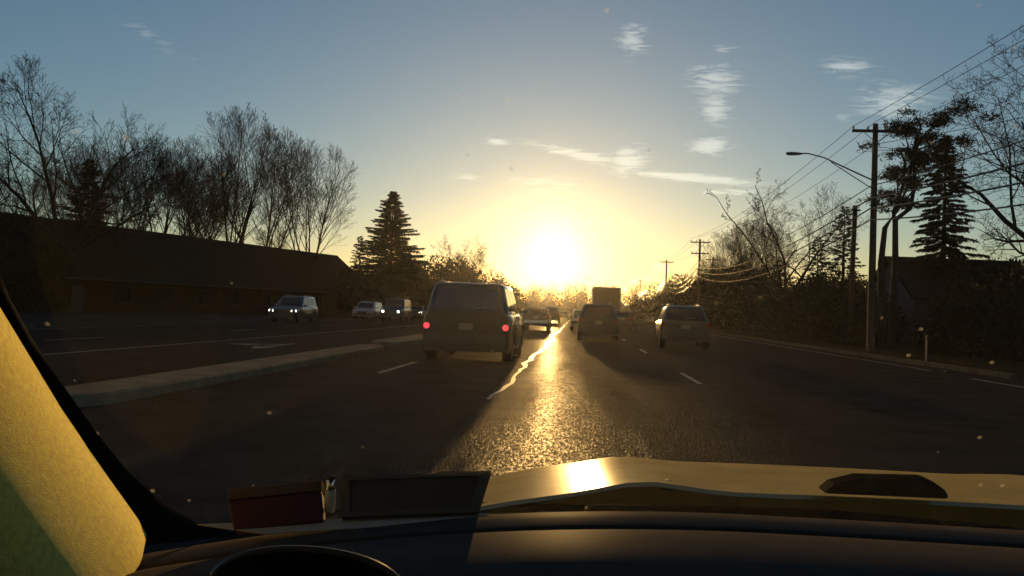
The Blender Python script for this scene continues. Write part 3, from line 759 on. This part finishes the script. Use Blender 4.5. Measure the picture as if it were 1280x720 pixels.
def car(name, label, x, y, heading=0, L=4.6, W=1.85, H=1.7, belt=1.05, kind='suv', paint='black_paint', tail='tail_off', head='head_off', group=None,
        hood=None, rake_r=.22, rake_f=.75, rails=True, cat='car', round_lights=False, fogs=False, wr=.35, tail_z=.92, tail_h=.22, plate=True, clear=.26, parts=True, bumper='plastic', top=.78):
    hood = hood or belt - .06
    t = empty(name, (x, y, .008), heading, label, cat, group)
    pm = M[paint]; hl = L / 2; ax_r, ax_f = -hl + .95, hl - .88; ra = wr + .07
    # --- lower body
    ys = [-hl, -hl + .03, -hl + .10, -hl + .25]
    ys += [ax_r + ra * math.cos(R(180 - 30 * i)) for i in range(7)]
    ys += [ax_r + (ax_f - ax_r) * q for q in (.35, .5, .65)]
    ys += [ax_f + ra * math.cos(R(180 - 30 * i)) for i in range(7)]
    ys += [hl - .3, hl - .15, hl - .05, hl]
    ys = sorted(set(round(v, 4) for v in ys))
    cab_f = {'suv': hl - 1.25, 'sedan': hl - 1.25, 'jeep': hl - 1.35}[kind]
    cab_r = {'suv': -hl + .05, 'sedan': -hl + .62, 'jeep': -hl + .06}[kind]
    trunk = belt + .03 if kind != 'sedan' else belt + .02
    rows = []
    for yv in ys:
        e_r = max(0, 1 - (yv + hl) / .25); e_f = max(0, 1 - (hl - yv) / .32)
        w = W / 2 * (1 - .07 * e_r ** 2 - .13 * e_f ** 2)
        if yv > cab_f: zt = belt + (hood - belt) * min(1, (yv - cab_f) / .4) - .10 * max(0, (yv - cab_f) / (hl - cab_f)) ** 2 - .10 * e_f ** 2
        else: zt = belt
        if kind == 'sedan' and yv < cab_r: zt = trunk - .07 * e_r ** 2
        zb = clear + .10 * e_r + .06 * e_f
        for ya in (ax_r, ax_f):
            d_ = abs(yv - ya)
            if d_ <= ra + 1e-4: zb = max(zb, wr + math.sqrt(max(0, ra * ra - d_ * d_)))
        zi = clear + .03
        row = [(0, zi), (w * .70, zi), (w * .72, max(zi, zb)), (w * .95, zb), (w * .99, zb + .05), (w, zb + .45 * (zt - zb)), (w * .995, zt - .22 * (zt - zb)), (w * .965, zt - .05), (w * .90, zt), (w * .5, zt + .025), (0, zt + .035)]
        full = [(-a, yv, z) for a, z in row[::-1]] + [(a, yv, z) for a, z in row[1:]]
        rows.append(full)
    b = MB(); b.grid(rows); k = len(rows[0])
    for i in range(len(rows) - 1): b.f.append((i * k, (i + 1) * k, (i + 1) * k + k - 1, i * k + k - 1)) if False else None
    b.f.append(tuple(range(k))); b.f.append(tuple(range((len(rows) - 1) * k, len(rows) * k)))
    b.build('body', pm, t, True, 38)
    # --- cabin
    w0, w1 = W / 2 * .93, W / 2 * (top if kind != 'jeep' else .86)
    yr0, yf0 = cab_r, cab_f + .25
    yr1, yf1 = cab_r + rake_r * (H - belt) / .6, cab_f + .25 - rake_f * (H - belt) / .6
    if kind == 'sedan': yr1 = cab_r + .55
    zr = H - .07
    b = MB(); rings = [rrect(yr0, yf0, w0, belt - .02), rrect(yr1, yf1, w1, zr), rrect(yr1 + .05, yf1 - .07, w1 - .05, H - .022), rrect(yr1 + .2, yf1 - .25, w1 - .2, H)]
    n = len(rings[0]); b.v = [p for r_ in rings for p in r_]
    b.f = [(i * n + j, i * n + (j + 1) % n, (i + 1) * n + (j + 1) % n, (i + 1) * n + j) for i in range(len(rings) - 1) for j in range(n)] + [tuple(range((len(rings) - 1) * n, len(rings) * n))]
    b.build('roof', pm, t, True, 40)
    lp = lambda a, c, s: a + (c - a) * s
    zh = lambda s: lp(belt - .02, zr, s)
    def pane(nm, q, nrm, th=.012):
        g = MB(); g.slab(q, nrm, th); return g.build(nm, M['tint'], t)
    wv = lambda s: lp(w0, w1, s)
    yr = lambda s: lp(yr0, yr1, s); yf = lambda s: lp(yf0, yf1, s)
    s0, s1 = .12, .92
    rwz = (.17, .90)
    q = [(-wv(rwz[0]) + .14, yr(rwz[0]), zh(rwz[0])), (wv(rwz[0]) - .14, yr(rwz[0]), zh(rwz[0])), (wv(rwz[1]) - .16, yr(rwz[1]), zh(rwz[1])), (-wv(rwz[1]) + .16, yr(rwz[1]), zh(rwz[1]))]
    pane('rear_window', q, (0, -1, .3))
    q = [(-wv(s0) + .13, yf(s0), zh(s0)), (wv(s0) - .13, yf(s0), zh(s0)), (wv(s1) - .15, yf(s1), zh(s1)), (-wv(s1) + .15, yf(s1), zh(s1))]
    pane('windscreen', q, (0, .6, .5))
    span = yf(.1) - yr(.1)
    for s in (-1, 1):
        cuts = [(.06, .30), (.325, .60), (.625, .90)] if kind != 'sedan' else [(.12, .48), (.51, .88)]
        for (a, c) in cuts:
            q = []
            for (fr, sv) in ((a, s0), (c, s0), (c, s1), (a, s1)):
                q.append((s * wv(sv), lp(yr(sv), yf(sv), fr), zh(sv)))
            pane('side_window', q, (s, 0, .25))
    # --- wheels
    tm, rm_ = wheel_mesh(wr, .23)
    for ya in (ax_r, ax_f):
        for s in (-1, 1):
            wv_ = empty('wheel', (s * (W / 2 - .14), ya, wr), 0 if s > 0 else math.pi); wv_.parent = t
            link('tyre', tm, None, wv_); link('rim', rm_, None, wv_)
    # --- lights, bumpers, mirrors, plate
    for s in (-1, 1):
        g = MB()
        if round_lights:
            g.lathe([(.085, -.03), (.085, .03), (.05, .045)], 16, 'y', (s * W * .34, hl - .02, hood - .28))
        else: g.box((s * W * .385, hl - .10, hood - .24), (.30, .12, .11), rz=-s * .35)
        g.build('headlight', M[head], t, True)
        if fogs:
            g = MB(); g.lathe([(.05, -.04), (.05, .02), (.03, .03)], 12, 'y', (s * W * .39, hl + .0, .48)); g.build('fog_light', M[head], t, True)
        g = MB()
        if tail == 'tail_on': g.lathe([(.072, .05), (.072, -.05), (.05, -.065), (.02, -.07)], 16, 'y', (s * (W / 2 - .13), -hl + .01, tail_z))
        else: g.box((s * (W / 2 - .125), -hl + .02, tail_z), (.13, .10, tail_h), rz=s * .15)
        g.build('tail_light', M[tail], t, True)
        g = MB(); g.lathe([(.03, -.06), (.075, -.05), (.085, 0), (.06, .07), (.02, .09)], 10, 'y', (s * (W / 2 + .10), cab_f - .12, belt + .06)); g.box((s * (W / 2 + .01), cab_f - .12, belt + .02), (.1, .05, .04)); g.build('mirror', pm, t, True)
        if parts:
            for yy in (ax_r + .55, (ax_r + ax_f) / 2 + .55):
                g = MB(); g.box((s * (W / 2 - .004), yy, belt - .13), (.035, .17, .03)); g.build('door_handle', M['chrome'], t)
            if rails:
                g = MB(); g.tube([(s * (w1 - .1), yr1 + .25, H - .02), (s * (w1 - .1), yr1 + .35, H + .045), (s * (w1 - .1), yf1 - .5, H + .045), (s * (w1 - .1), yf1 - .4, H - .02)], .017, 6); g.build('roof_rail', M['galv'], t, True)
    g = MB(); g.box((0, -hl + .004, (.66 + belt - .06) / 2), (W * .72, .03, belt - .06 - .66)); o_ = g.build('tailgate', pm, t); md = o_.modifiers.new('bevel', 'BEVEL'); md.width = .012; md.segments = 2
    g = MB(); g.box((0, -hl - .02, .50 + clear * .3), (W * .90, .14, .20), tap=.96); g.build('rear_bumper', M[bumper], t)
    g = MB(); g.box((0, hl - .02, .46), (W * .84, .12, .2)); g.build('front_bumper', M['plastic'], t)
    g = MB(); g.box((0, hl + .01, hood - .30), (W * .44, .05, .16)); g.build('grille', M['plastic'], t)
    if plate:
        g = MB(); g.box((0, -hl - .018, .84), (.31, .02, .155)); g.build('number_plate', M['plate'], t)
    if parts:
        g = MB(); g.tube([(-.02, yr(.2) - .03, zh(.2) + .02), (.35, yr(.3) - .03, zh(.3))], .012, 5); g.build('rear_wiper', M['plastic'], t)
        g = MB(); g.tube([(W * .3, -hl - .06, .3), (W * .3, -hl + .4, .3)], .035, 8); g.build('exhaust_pipe', M['galv'], t, True)
    return t

GC = 'cars driving away ahead'
s = car('boxy_suv', 'large dark boxy SUV with red tail lamps lit in the left lane', -2.52, 19.4 + 2.4, 0, 4.8, 2.08, 1.86, 1.16, 'suv', 'green_paint', 'tail_on', group=GC, rake_r=.10, rake_f=.6, wr=.38, tail_z=.84, tail_h=.13, clear=.24, hood=1.12)
g = MB(); g.box((0, -2.44, 1.9), (.1, .05, .07)); g.build('antenna_fin', M['plastic'], s)
car('crossover', 'dark crossover straight ahead in our own lane', .98, 38 + 2.25, 0, 4.5, 1.86, 1.68, 1.0, 'suv', 'grey_paint', group=GC, rake_r=.42, top=.70)
car('suv', 'black SUV one lane to the right with its left flank catching the sun', 4.30, 33.2 + 2.35, -R(2.6), 4.7, 1.95, 1.66, 1.03, 'suv', 'black_paint', group=GC, rake_r=.40, top=.72)
car('sedan', 'dark sedan with pale rear bumper in front of the boxy SUV', -2.66, 56 + 2.3, 0, 4.6, 1.82, 1.46, .96, 'sedan', 'grey_paint', group=GC, rails=False, bumper='white_paint')
car('van', 'tall dark van ahead of the sedan in the left lane', -2.8, 95 + 2.4, 0, 4.8, 1.95, 1.9, 1.1, 'suv', 'black_paint', group=GC, rake_r=.1, parts=False)
car('sedan', 'farthest small car in the left lane under the sun', -2.3, 152, 0, 4.6, 1.82, 1.5, .98, 'sedan', 'grey_paint', group=GC, rails=False, parts=False)
car('sedan', 'car mostly hidden in front of the crossover in our lane', .45, 62, 0, 4.6, 1.82, 1.5, .98, 'sedan', 'silver_paint', group=GC, rails=False, parts=False)
car('hatchback', 'small dark car right of the crossover, behind the box truck', 3.75, 72, 0, 4.3, 1.8, 1.5, .98, 'suv', 'red_paint', group=GC, parts=False)
GO = 'oncoming cars on the far carriageway'
PI = math.pi
car('suv', 'dark oncoming SUV showing four lit lamps at far left', GX(350, 52) + .1, 52 + 2.3, PI, 4.6, 1.85, 1.72, 1.05, 'suv', 'black_paint', head='head_on', group=GO, fogs=True)
car('suv', 'pale oncoming car with unlit lamps left of the oncoming jeep', GX(453, 74), 76, PI, 4.6, 1.86, 1.6, 1.0, 'suv', 'silver_paint', group=GO)
car('jeep', 'dark upright oncoming jeep with two round lit lamps', GX(488, 68), 70, PI, 4.2, 1.85, 1.9, 1.15, 'jeep', 'black_paint', head='head_on', group=GO, rake_f=.2, rake_r=.08, rails=False, round_lights=True, wr=.4, clear=.36, hood=1.12)
car('sedan', 'small oncoming sedan with lit lamps behind the jeep', GX(520, 98), 99, PI, 4.6, 1.82, 1.47, .97, 'sedan', 'grey_paint', head='head_on', group=GO, rails=False)
car('sedan', 'pale oncoming sedan partly hidden by the boxy SUV', GX(648, 150), 150, PI, 4.6, 1.82, 1.47, .97, 'sedan', 'silver_paint', group=GO, rails=False, parts=False)

def box_truck():
    t = empty('box_truck', (2.6, 80, .008), 0, 'box truck with tall square cargo body far ahead', 'truck')
    b = MB(); b.box((0, -.5, 2.25), (2.5, 7.2, 2.7)); b.build('cargo_box', M['cargo'], t)
    b = MB()
    for s in (-1, 1): b.box((s * 1.2, -4.12, 2.25), (.1, .05, 2.7))
    b.box((0, -4.12, 3.56), (2.3, .05, .1)); b.box((0, -4.12, .95), (2.3, .05, .1)); b.build('door_frame', M['galv'], t)
    for i in range(6):
        p = MB(); p.box((0, -4.115, 1.21 + i * .40), (2.28, .03, .385)); p.build('door_panel', M['cargo'], t)
    b = MB(); b.box((0, 4.3, 1.55), (2.2, 2.0, 1.9), tap=.88); b.build('cab', M['white_paint'], t)
    b = MB(); b.box((0, -4.0, .62), (2.3, .12, .14)); b.build('rear_bumper', M['plastic'], t)
    b = MB(); b.box((0, 0, .75), (.9, 9.0, .22)); b.build('chassis', M['plastic'], t)
    tm, rm_ = wheel_mesh(.45, .28)
    for ya in (-2.6, 4.2):
        for s in (-1, 1):
            w = empty('wheel', (s * 1.0, ya, .45), 0 if s > 0 else PI); w.parent = t; link('tyre', tm, None, w); link('rim', rm_, None, w)
    for s in (-1, 1):
        g = MB(); g.box((s * 1.0, -4.08, .78), (.22, .06, .1)); g.build('tail_light', M['tail_off'], t)
box_truck()

# ------------------------------------------------------------------ our own car, seen from inside
M['dash'] = matte('dash_plastic', (.085, .072, .060), .006, .45, var=.12, scale=30, bump=.12, bscale=700, bdist=.001)
M['frit'] = matte('black_frit', (.006, .006, .006), .004, .5, var=.1, bump=.05, bscale=200, bdist=.001)
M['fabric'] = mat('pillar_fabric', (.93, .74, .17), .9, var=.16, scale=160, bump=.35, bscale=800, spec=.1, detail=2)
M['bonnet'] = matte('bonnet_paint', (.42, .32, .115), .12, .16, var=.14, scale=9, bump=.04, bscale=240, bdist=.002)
M['rimtrim'] = matte('rim_trim', (.14, .11, .07), .10, .3, var=.1, bump=.02, bscale=100, bdist=.001)
M['cowl'] = matte('cowl_plastic', (.012, .011, .009), .004, .5, var=.5, scale=40, bump=.4, bscale=90, bdist=.004)

def windshield_material():
    m = bpy.data.materials.new('windscreen_glass'); m.use_nodes = True
    nt = m.node_tree; N = nt.nodes; L = nt.links; N.clear()
    out = N.new('ShaderNodeOutputMaterial'); tr = N.new('ShaderNodeBsdfTransparent'); tr.inputs[0].default_value = (.96, .97, .95, 1)
    gl = N.new('ShaderNodeBsdfGlossy'); gl.inputs['Roughness'].default_value = .02
    fr = N.new('ShaderNodeFresnel'); fr.inputs['IOR'].default_value = 1.17
    geo = N.new('ShaderNodeNewGeometry'); ff = N.new('ShaderNodeMath'); ff.operation = 'SUBTRACT'; ff.inputs[0].default_value = 1.0
    L.new(geo.outputs['Backfacing'], ff.inputs[1]); fr2 = N.new('ShaderNodeMath'); fr2.operation = 'MULTIPLY'
    L.new(fr.outputs[0], fr2.inputs[0]); L.new(ff.outputs[0], fr2.inputs[1])       # only the face towards the eye mirrors, the far face of thin glass adds nothing
    m1 = N.new('ShaderNodeMixShader'); L.new(fr2.outputs[0], m1.inputs[0]); L.new(tr.outputs[0], m1.inputs[1]); L.new(gl.outputs[0], m1.inputs[2])
    # dust: a faint film with blotches, and small specks
    tl = N.new('ShaderNodeBsdfTranslucent'); tl.inputs[0].default_value = (.8, .77, .7, 1)
    tc = N.new('ShaderNodeTexCoord')
    n1 = N.new('ShaderNodeTexNoise'); n1.inputs['Scale'].default_value = 5; n1.inputs['Detail'].default_value = 6; L.new(tc.outputs['Object'], n1.inputs[0])
    r1 = N.new('ShaderNodeMapRange'); r1.inputs['From Min'].default_value = .3; r1.inputs['From Max'].default_value = .75; r1.inputs['To Min'].default_value = FILM * .6; r1.inputs['To Max'].default_value = FILM * 1.5; L.new(n1.outputs[0], r1.inputs[0])
    vo = N.new('ShaderNodeTexVoronoi'); vo.inputs['Scale'].default_value = 52; L.new(tc.outputs['Object'], vo.inputs['Vector'])
    wn = N.new('ShaderNodeSeparateColor'); L.new(vo.outputs['Color'], wn.inputs[0])
    def mm(op, a, b=None, cl=False):
        n = N.new('ShaderNodeMath'); n.operation = op; n.use_clamp = cl
        for i, v in enumerate((a, b)):
            if v is None: continue
            if isinstance(v, (int, float)): n.inputs[i].default_value = v
            else: L.new(v, n.inputs[i])
        return n.outputs[0]
    sel = mm('GREATER_THAN', wn.outputs[0], .76)
    rad = mm('MULTIPLY_ADD', wn.outputs[1], .12); N[-1].inputs[2].default_value = .06
    d = mm('SUBTRACT', 1.0, mm('DIVIDE', vo.outputs['Distance'], rad), True)
    spk = mm('MULTIPLY', mm('MULTIPLY', mm('POWER', d, .5), sel), .16)
    fac = mm('MULTIPLY', mm('ADD', r1.outputs[0], spk, True), ff.outputs[0])
    m2 = N.new('ShaderNodeMixShader'); L.new(fac, m2.inputs[0]); L.new(m1.outputs[0], m2.inputs[1]); L.new(tl.outputs[0], m2.inputs[2])
    L.new(m2.outputs[0], out.inputs[0])
    vs = N.new('ShaderNodeVolumeScatter'); vs.inputs['Density'].default_value = GLASS_DUST; vs.inputs['Anisotropy'].default_value = .82
    L.new(vs.outputs[0], out.inputs['Volume'])
    return m
FILM = .0015
GLASS_DUST = 0.43
M['windscreen'] = windshield_material()

CX = .20
own = empty('own_car', (CX, 0, 0), 0, 'silver car we look out of, its bonnet, dark dashboard and sunlit left pillar in front', 'car')
def own_part(mb, name, m, smooth=True, ang=40, parent=None):
    o = mb.build(name, m, parent or own, smooth, ang)
    if parent is None: o.location = (-CX, 0, 0)
    return o
def dash_edge(x):                       # where the dashboard meets the glass
    return .985 - .10 * (x - CX) ** 2
def dash_z(x): return 1.028 - .15 * max(0.0, CX - x) ** 2
ZD = 1.03
# bonnet
b = MB(); rows = []
for j in range(25):
    v = j / 24; row = []
    for i in range(41):
        u = -1 + 2 * i / 40; x = .56 + u * .86
        yr_ = 1.38 - .10 * u * u; yf_ = 2.26 - .16 * abs(u) ** 2.4
        y = yr_ + (yf_ - yr_) * v
        z = .977 - .080 * v - .035 * v ** 6 - .085 * abs(u) ** 5
        z += .016 * math.exp(-((abs(u) - .52) / .10) ** 2) * (1 - .4 * v)
        row.append((x, y, z))
    rows.append(row)
rows.append([(p[0], p[1] + .03, p[2] - .05) for p in rows[-1]]); rows.append([(p[0], p[1] + .03, p[2] - .25) for p in rows[-1]])
rows.insert(0, [(p[0], p[1] - .004, p[2] - .006) for p in rows[0]])
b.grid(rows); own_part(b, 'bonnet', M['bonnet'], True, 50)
# cowl below the glass
b = MB(); rows = []
for j in range(7):
    row = []
    for i in range(33):
        u = -1 + 2 * i / 32; x = CX + u * .84
        y0 = dash_edge(x) + .01; y1 = 1.375 - .10 * u * u
        v = j / 6; row.append((x, y0 + (y1 - y0) * v, .985 - .04 * v - .02 * math.sin(v * math.pi) - .115 * abs(u) ** 5))
    rows.append(row)
b.grid(rows); own_part(b, 'cowl_panel', M['cowl'])
# washer jets
for px in (835,):
    p = P(px, 597, 1.42); b = MB(); b.lathe([(.013, -.012), (.013, -.006), (.009, .001), (.003, .003)], 10, c=(p.x, 1.42, .979)); own_part(b, 'washer_jet', M['plastic'])
# wipers
for (xa, ya, xb, yb, side) in ((.62, 1.12, .02, 1.10, 0), (.44, 1.10, .85, 1.02, 1)):
    w = empty('wiper'); w.parent = own; w.location = (-CX, 0, 0)
    b = MB(); b.tube([(xa, ya, .985), ((xa + xb) / 2, (ya + yb) / 2 + .01, 1.003), (xb, yb, 1.0)], [.013, .009, .007], 6); b.build('wiper_arm', M['cowl'], w, True)
    b = MB(); b.tube([(xa - .05 * (1 if xb < xa else -1), ya - .03, .995), (xb - .06 * (1 if xb < xa else -1), yb - .03, .995)], .007, 5); b.build('wiper_blade', M['rubber'], w, True)
b = MB(); q = [P(1030, 618, 1.33), P(1045, 606, 1.33), P(1078, 598, 1.33), P(1165, 600, 1.33), P(1184, 614, 1.33), P(1190, 625, 1.33)]
b.slab(q, (0, 1, 0), .05); o = own_part(b, 'wiper_cover', M['cowl'], False)
md = o.modifiers.new('bevel', 'BEVEL'); md.width = .008; md.segments = 3
# dashboard
b = MB(); rows = []
prof = [(0, 0), (.012, .004), (.05, .006), (.075, .004), (.080, -.004), (.088, -.004), (.092, .004), (.14, .012), (.22, .014), (.30, .006), (.38, -.03), (.42, -.10), (.43, -.25), (.42, -.5)]
for (dy, dz) in prof:
    row = []
    for i in range(49):
        u = -1 + 2 * i / 48; x = CX + u * .72
        row.append((x, dash_edge(x) - dy, dash_z(x) + dz))
    rows.append(row)
rows.insert(0, [(p[0], p[1] + .004, p[2] - .06) for p in rows[0]])
b.grid(rows); own_part(b, 'dashboard', M['dash'], True, 30)
# instrument hood in front of the driver
b = MB(); rows = []; gc = P(385, 700, .56)
for j in range(9):
    v = j / 8; row = []
    for i in range(25):
        a = math.pi * i / 24; w_ = .066 - .012 * v ** 2; h_ = .030 - .012 * v ** 2
        row.append((gc.x + w_ * math.cos(a), gc.y + .16 * v, gc.z - .022 - .062 * v + h_ * math.sin(a) ** .8))
    rows.append(row)
b.grid(rows); gh = own_part(b, 'instrument_hood', M['dash'], True, 60)
b = MB(); b.tube([(p[0], p[1] - .002, p[2]) for p in rows[0]], .0022, 6); b.build('hood_rim', M['rimtrim'], gh, True)
# left windscreen pillar: fabric trim lit by the sun, black border of the glass beside it
EP = [(-60, 290, .66), (-30, 335, .70), (0, 384, .745), (40, 450, .80), (75, 508, .84), (110, 560, .875), (145, 610, .90), (172, 648, .915), (183, 668, .92), (180, 684, .91)]
edge = [P(*e) for e in EP]
rows = []
for e in edge:
    row = []; x, y = e.x, e.y
    for k_ in range(15):
        row.append((x, y, e.z))
        a = R((26, 24.5, 21.5, 17, 12.5, 9, 6.3, 4.0, 2.0, -2, -10, -20, -30, -38, -45)[k_]); ds = .022
        x += ds * math.sin(a); y -= ds * math.cos(a)
    rows.append(row)
low = rows[-1]
rows.append([(p[0] - .02, p[1], p[2] - .012) for p in low]); rows.append([(p[0] - .06, p[1] + .01, p[2] - .03) for p in low])
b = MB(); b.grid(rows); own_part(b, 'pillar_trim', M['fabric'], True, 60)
IP = [(-30, 250, .68), (0, 340, .72), (12, 372, .76), (38, 420, .80), (78, 480, .84), (120, 540, .87), (160, 590, .89), (205, 630, .895), (250, 655, .90), (300, 668, .90)]
b = MB(); ins = []
for (px, py, Y), e in zip(IP, edge):
    d = ray(px, py); Yn = (e.x - .004) / d.x * d.y if d.x < -.15 else Y
    ins.append(P(px, py, min(max(Yn, e.y + .01), 1.0)))
rows = []
for a, c in zip(edge, ins):
    q = a.lerp(c, .5); rows.append([(a.x - .006, a.y + .004, a.z), (q.x, q.y, q.z), (c.x, c.y, c.z)])
b.grid(rows); own_part(b, 'glass_border', M['frit'], True)
# door card and side of the dash below the pillar
b = MB(); b.box((-.60, .2, .72), (.08, 1.6, .62)); own_part(b, 'door_card', M['dash'], False)
b = MB(); b.box((1.0, .2, .72), (.08, 1.6, .62)); own_part(b, 'door_card', M['dash'], False)
b = MB(); rows = []
for j in range(8):
    v = j / 7; y = .55 - 3.0 * v
    rows.append([(CX + u * .72, y, 1.62 + .06 * math.sin(v * 3.14) - .07 * abs(u) ** 3) for u in [-1 + 2 * i / 10 for i in range(11)]])
rows += [[(p[0], p[1] - .5, p[2] - .8) for p in rows[-1]], [(p[0], p[1] - .5, p[2] - 1.3) for p in rows[-1]]]
b.grid(rows); own_part(b, 'roof', M['dash'])
for sx in (-.55, .95):
    b = MB(); b.box((sx, -1.5, 1.05), (.06, 1.9, 1.1)); own_part(b, 'side_light_blocker', M['dash'], False)  # unseen windowless panels, added to keep skylight out of the rear cabin
    b = MB(); b.box((sx - .05 * (1 if sx < 0 else -1), -.05, 1.46), (.06, .96, .30)); own_part(b, 'door_frame', M['dash'], False)  # unseen upper frame, added to narrow the side opening and dim the pillar's shaded part
# windscreen
def glass_pt(u, v):
    x = CX + u * .84 * (1 - .12 * v); y0 = dash_edge(CX + u * .80) + .05; y1 = .56 - .06 * u * u
    return Vector((x, y0 + (y1 - y0) * v, .985 + (1.60 - .985) * (v ** .93)))
outer = [[glass_pt(-1 + 2 * i / 32, j / 16) for i in range(33)] for j in range(17)]
inner = [[p + Vector((0, -.0034, -.0048)) for p in row] for row in outer]
b = MB(); b.grid(outer); n0 = len(b.v); b.grid(inner)
nr, nc = 17, 33
ring = [i for i in range(nc)] + [j * nc + nc - 1 for j in range(1, nr)] + [(nr - 1) * nc + i for i in range(nc - 2, -1, -1)] + [j * nc for j in range(nr - 2, 0, -1)]
for a_, c_ in zip(ring, ring[1:] + ring[:1]): b.f.append((a_, c_, c_ + n0, a_ + n0))
own_part(b, 'windscreen', M['windscreen'], True, 30)

# ------------------------------------------------------------------ things on the dashboard
M['red_card'] = mat('red_card', (.075, .009, .007), .5, var=.12, scale=30)
M['cream'] = mat('cream_plastic', (.62, .56, .42), .4, var=.08, scale=40)
M['frame'] = matte('frame_plastic', (.15, .125, .08), .01, .5, var=.1, scale=30, bump=.05, bscale=300, bdist=.001)
M['dark_panel'] = matte('dark_panel', (.14, .095, .07), .01, .4, var=.15, scale=20, bump=.05, bscale=300, bdist=.001)
M['paper'] = mat('beige_card', (.45, .40, .30), .8, var=.1, scale=20)
def prism(name, quad, depth, m, parent=None, bev=.002):
    q = [Vector(p) for p in quad]; n = (q[1] - q[0]).cross(q[3] - q[0]).normalized()
    if n.y < 0: n = -n
    bb = MB(); bb.slab(q, n, depth); o = bb.build(name, m, parent)
    md = o.modifiers.new('bevel', 'BEVEL'); md.width = bev; md.segments = 2
    return o
Yr = .80
t = empty('red_packet', P(345, 655, .93), 0, 'dark red packet standing on the dash at foot of the glass', 'packet')
inv = Matrix.Translation(-t.location)
def rel(px, py, Y): return P(px, py, Y) - t.location
prism('packet_body', [rel(292, 664, .915), rel(404, 651, .93), rel(402, 614, .945), rel(285, 626, .93)], .02, M['red_card'], t)
prism('packet_lid', [rel(285, 625, .93), rel(402, 613, .945), rel(402, 599, .95), rel(284, 611, .935)], .02, M['dark_panel'], t)
t = empty('lighter', P(408, 643, .935), 0, 'cream cigarette lighter upright between the red packet and framed panel', 'lighter')
b = MB(); b.lathe([(.0052, 0), (.006, .002), (.006, .024), (.0056, .025)], 14, c=(0, .012, 0)); b.build('barrel', M['cream'], t, True)
b = MB(); b.lathe([(.0054, .0252), (.0058, .0255), (.0058, .034), (.005, .036)], 14, c=(0, .012, 0)); b.build('collar', M['chrome'], t, True)
b = MB(); b.lathe([(.0048, .0362), (.0048, .040), (.002, .042)], 10, c=(0, .012, 0)); b.build('cap', M['dark_panel'], t, True)
t = empty('framed_panel', P(515, 646, .95), 0, 'dark panel in pale frame leaning on glass right of the red packet', 'panel')
Q = [rel(427, 646, .935), rel(598, 640, .955), rel(614, 588, .985), rel(425, 595, .965)]
def bil(u, v): return (Q[0] * (1 - u) + Q[1] * u) * (1 - v) + (Q[3] * (1 - u) + Q[2] * u) * v
bb = MB(); nn = (Q[1] - Q[0]).cross(Q[3] - Q[0]).normalized(); nn = nn if nn.y > 0 else -nn
for (u0, u1, v0, v1) in ((0, 1, 0, .12), (0, 1, .88, 1), (0, .06, .12, .88), (.93, 1, .12, .88)):
    bb.slab([bil(u0, v0), bil(u1, v0), bil(u1, v1), bil(u0, v1)], nn, .008)
bb.build('frame', M['frame'], t)
bb = MB(); bb.slab([p + nn * .002 for p in (bil(.06, .12), bil(.93, .12), bil(.93, .88), bil(.06, .88))], nn, .004); bb.build('insert', M['dark_panel'], t)
t = empty('card_strip', P(420, 655, .93), 0, 'beige card lying under the red packet along the glass', 'card')
prism('card', [rel(246, 655, .925), rel(330, 667, .91), rel(606, 650, .945), rel(610, 641, .965), rel(400, 652, .955)], .0015, M['paper'], t, .0004)

# ------------------------------------------------------------------ haze
def haze():
    me = MB(); me.box((0, (GY0 + GY1) / 2, 13.5), (GXW * 2 + 10, GY1 - GY0 + 10, 29.0))
    m = bpy.data.materials.new('haze'); m.use_nodes = True; nt = m.node_tree; nt.nodes.clear()
    o = nt.nodes.new('ShaderNodeOutputMaterial'); v = nt.nodes.new('ShaderNodeVolumePrincipled')
    v.inputs['Color'].default_value = (.95, .93, .9, 1); v.inputs['Density'].default_value = HAZE_DENSITY; v.inputs['Anisotropy'].default_value = HAZE_G
    nt.links.new(v.outputs[0], o.inputs['Volume'])
    ob = me.build('haze', m); tag(ob, kind='stuff')
haze()
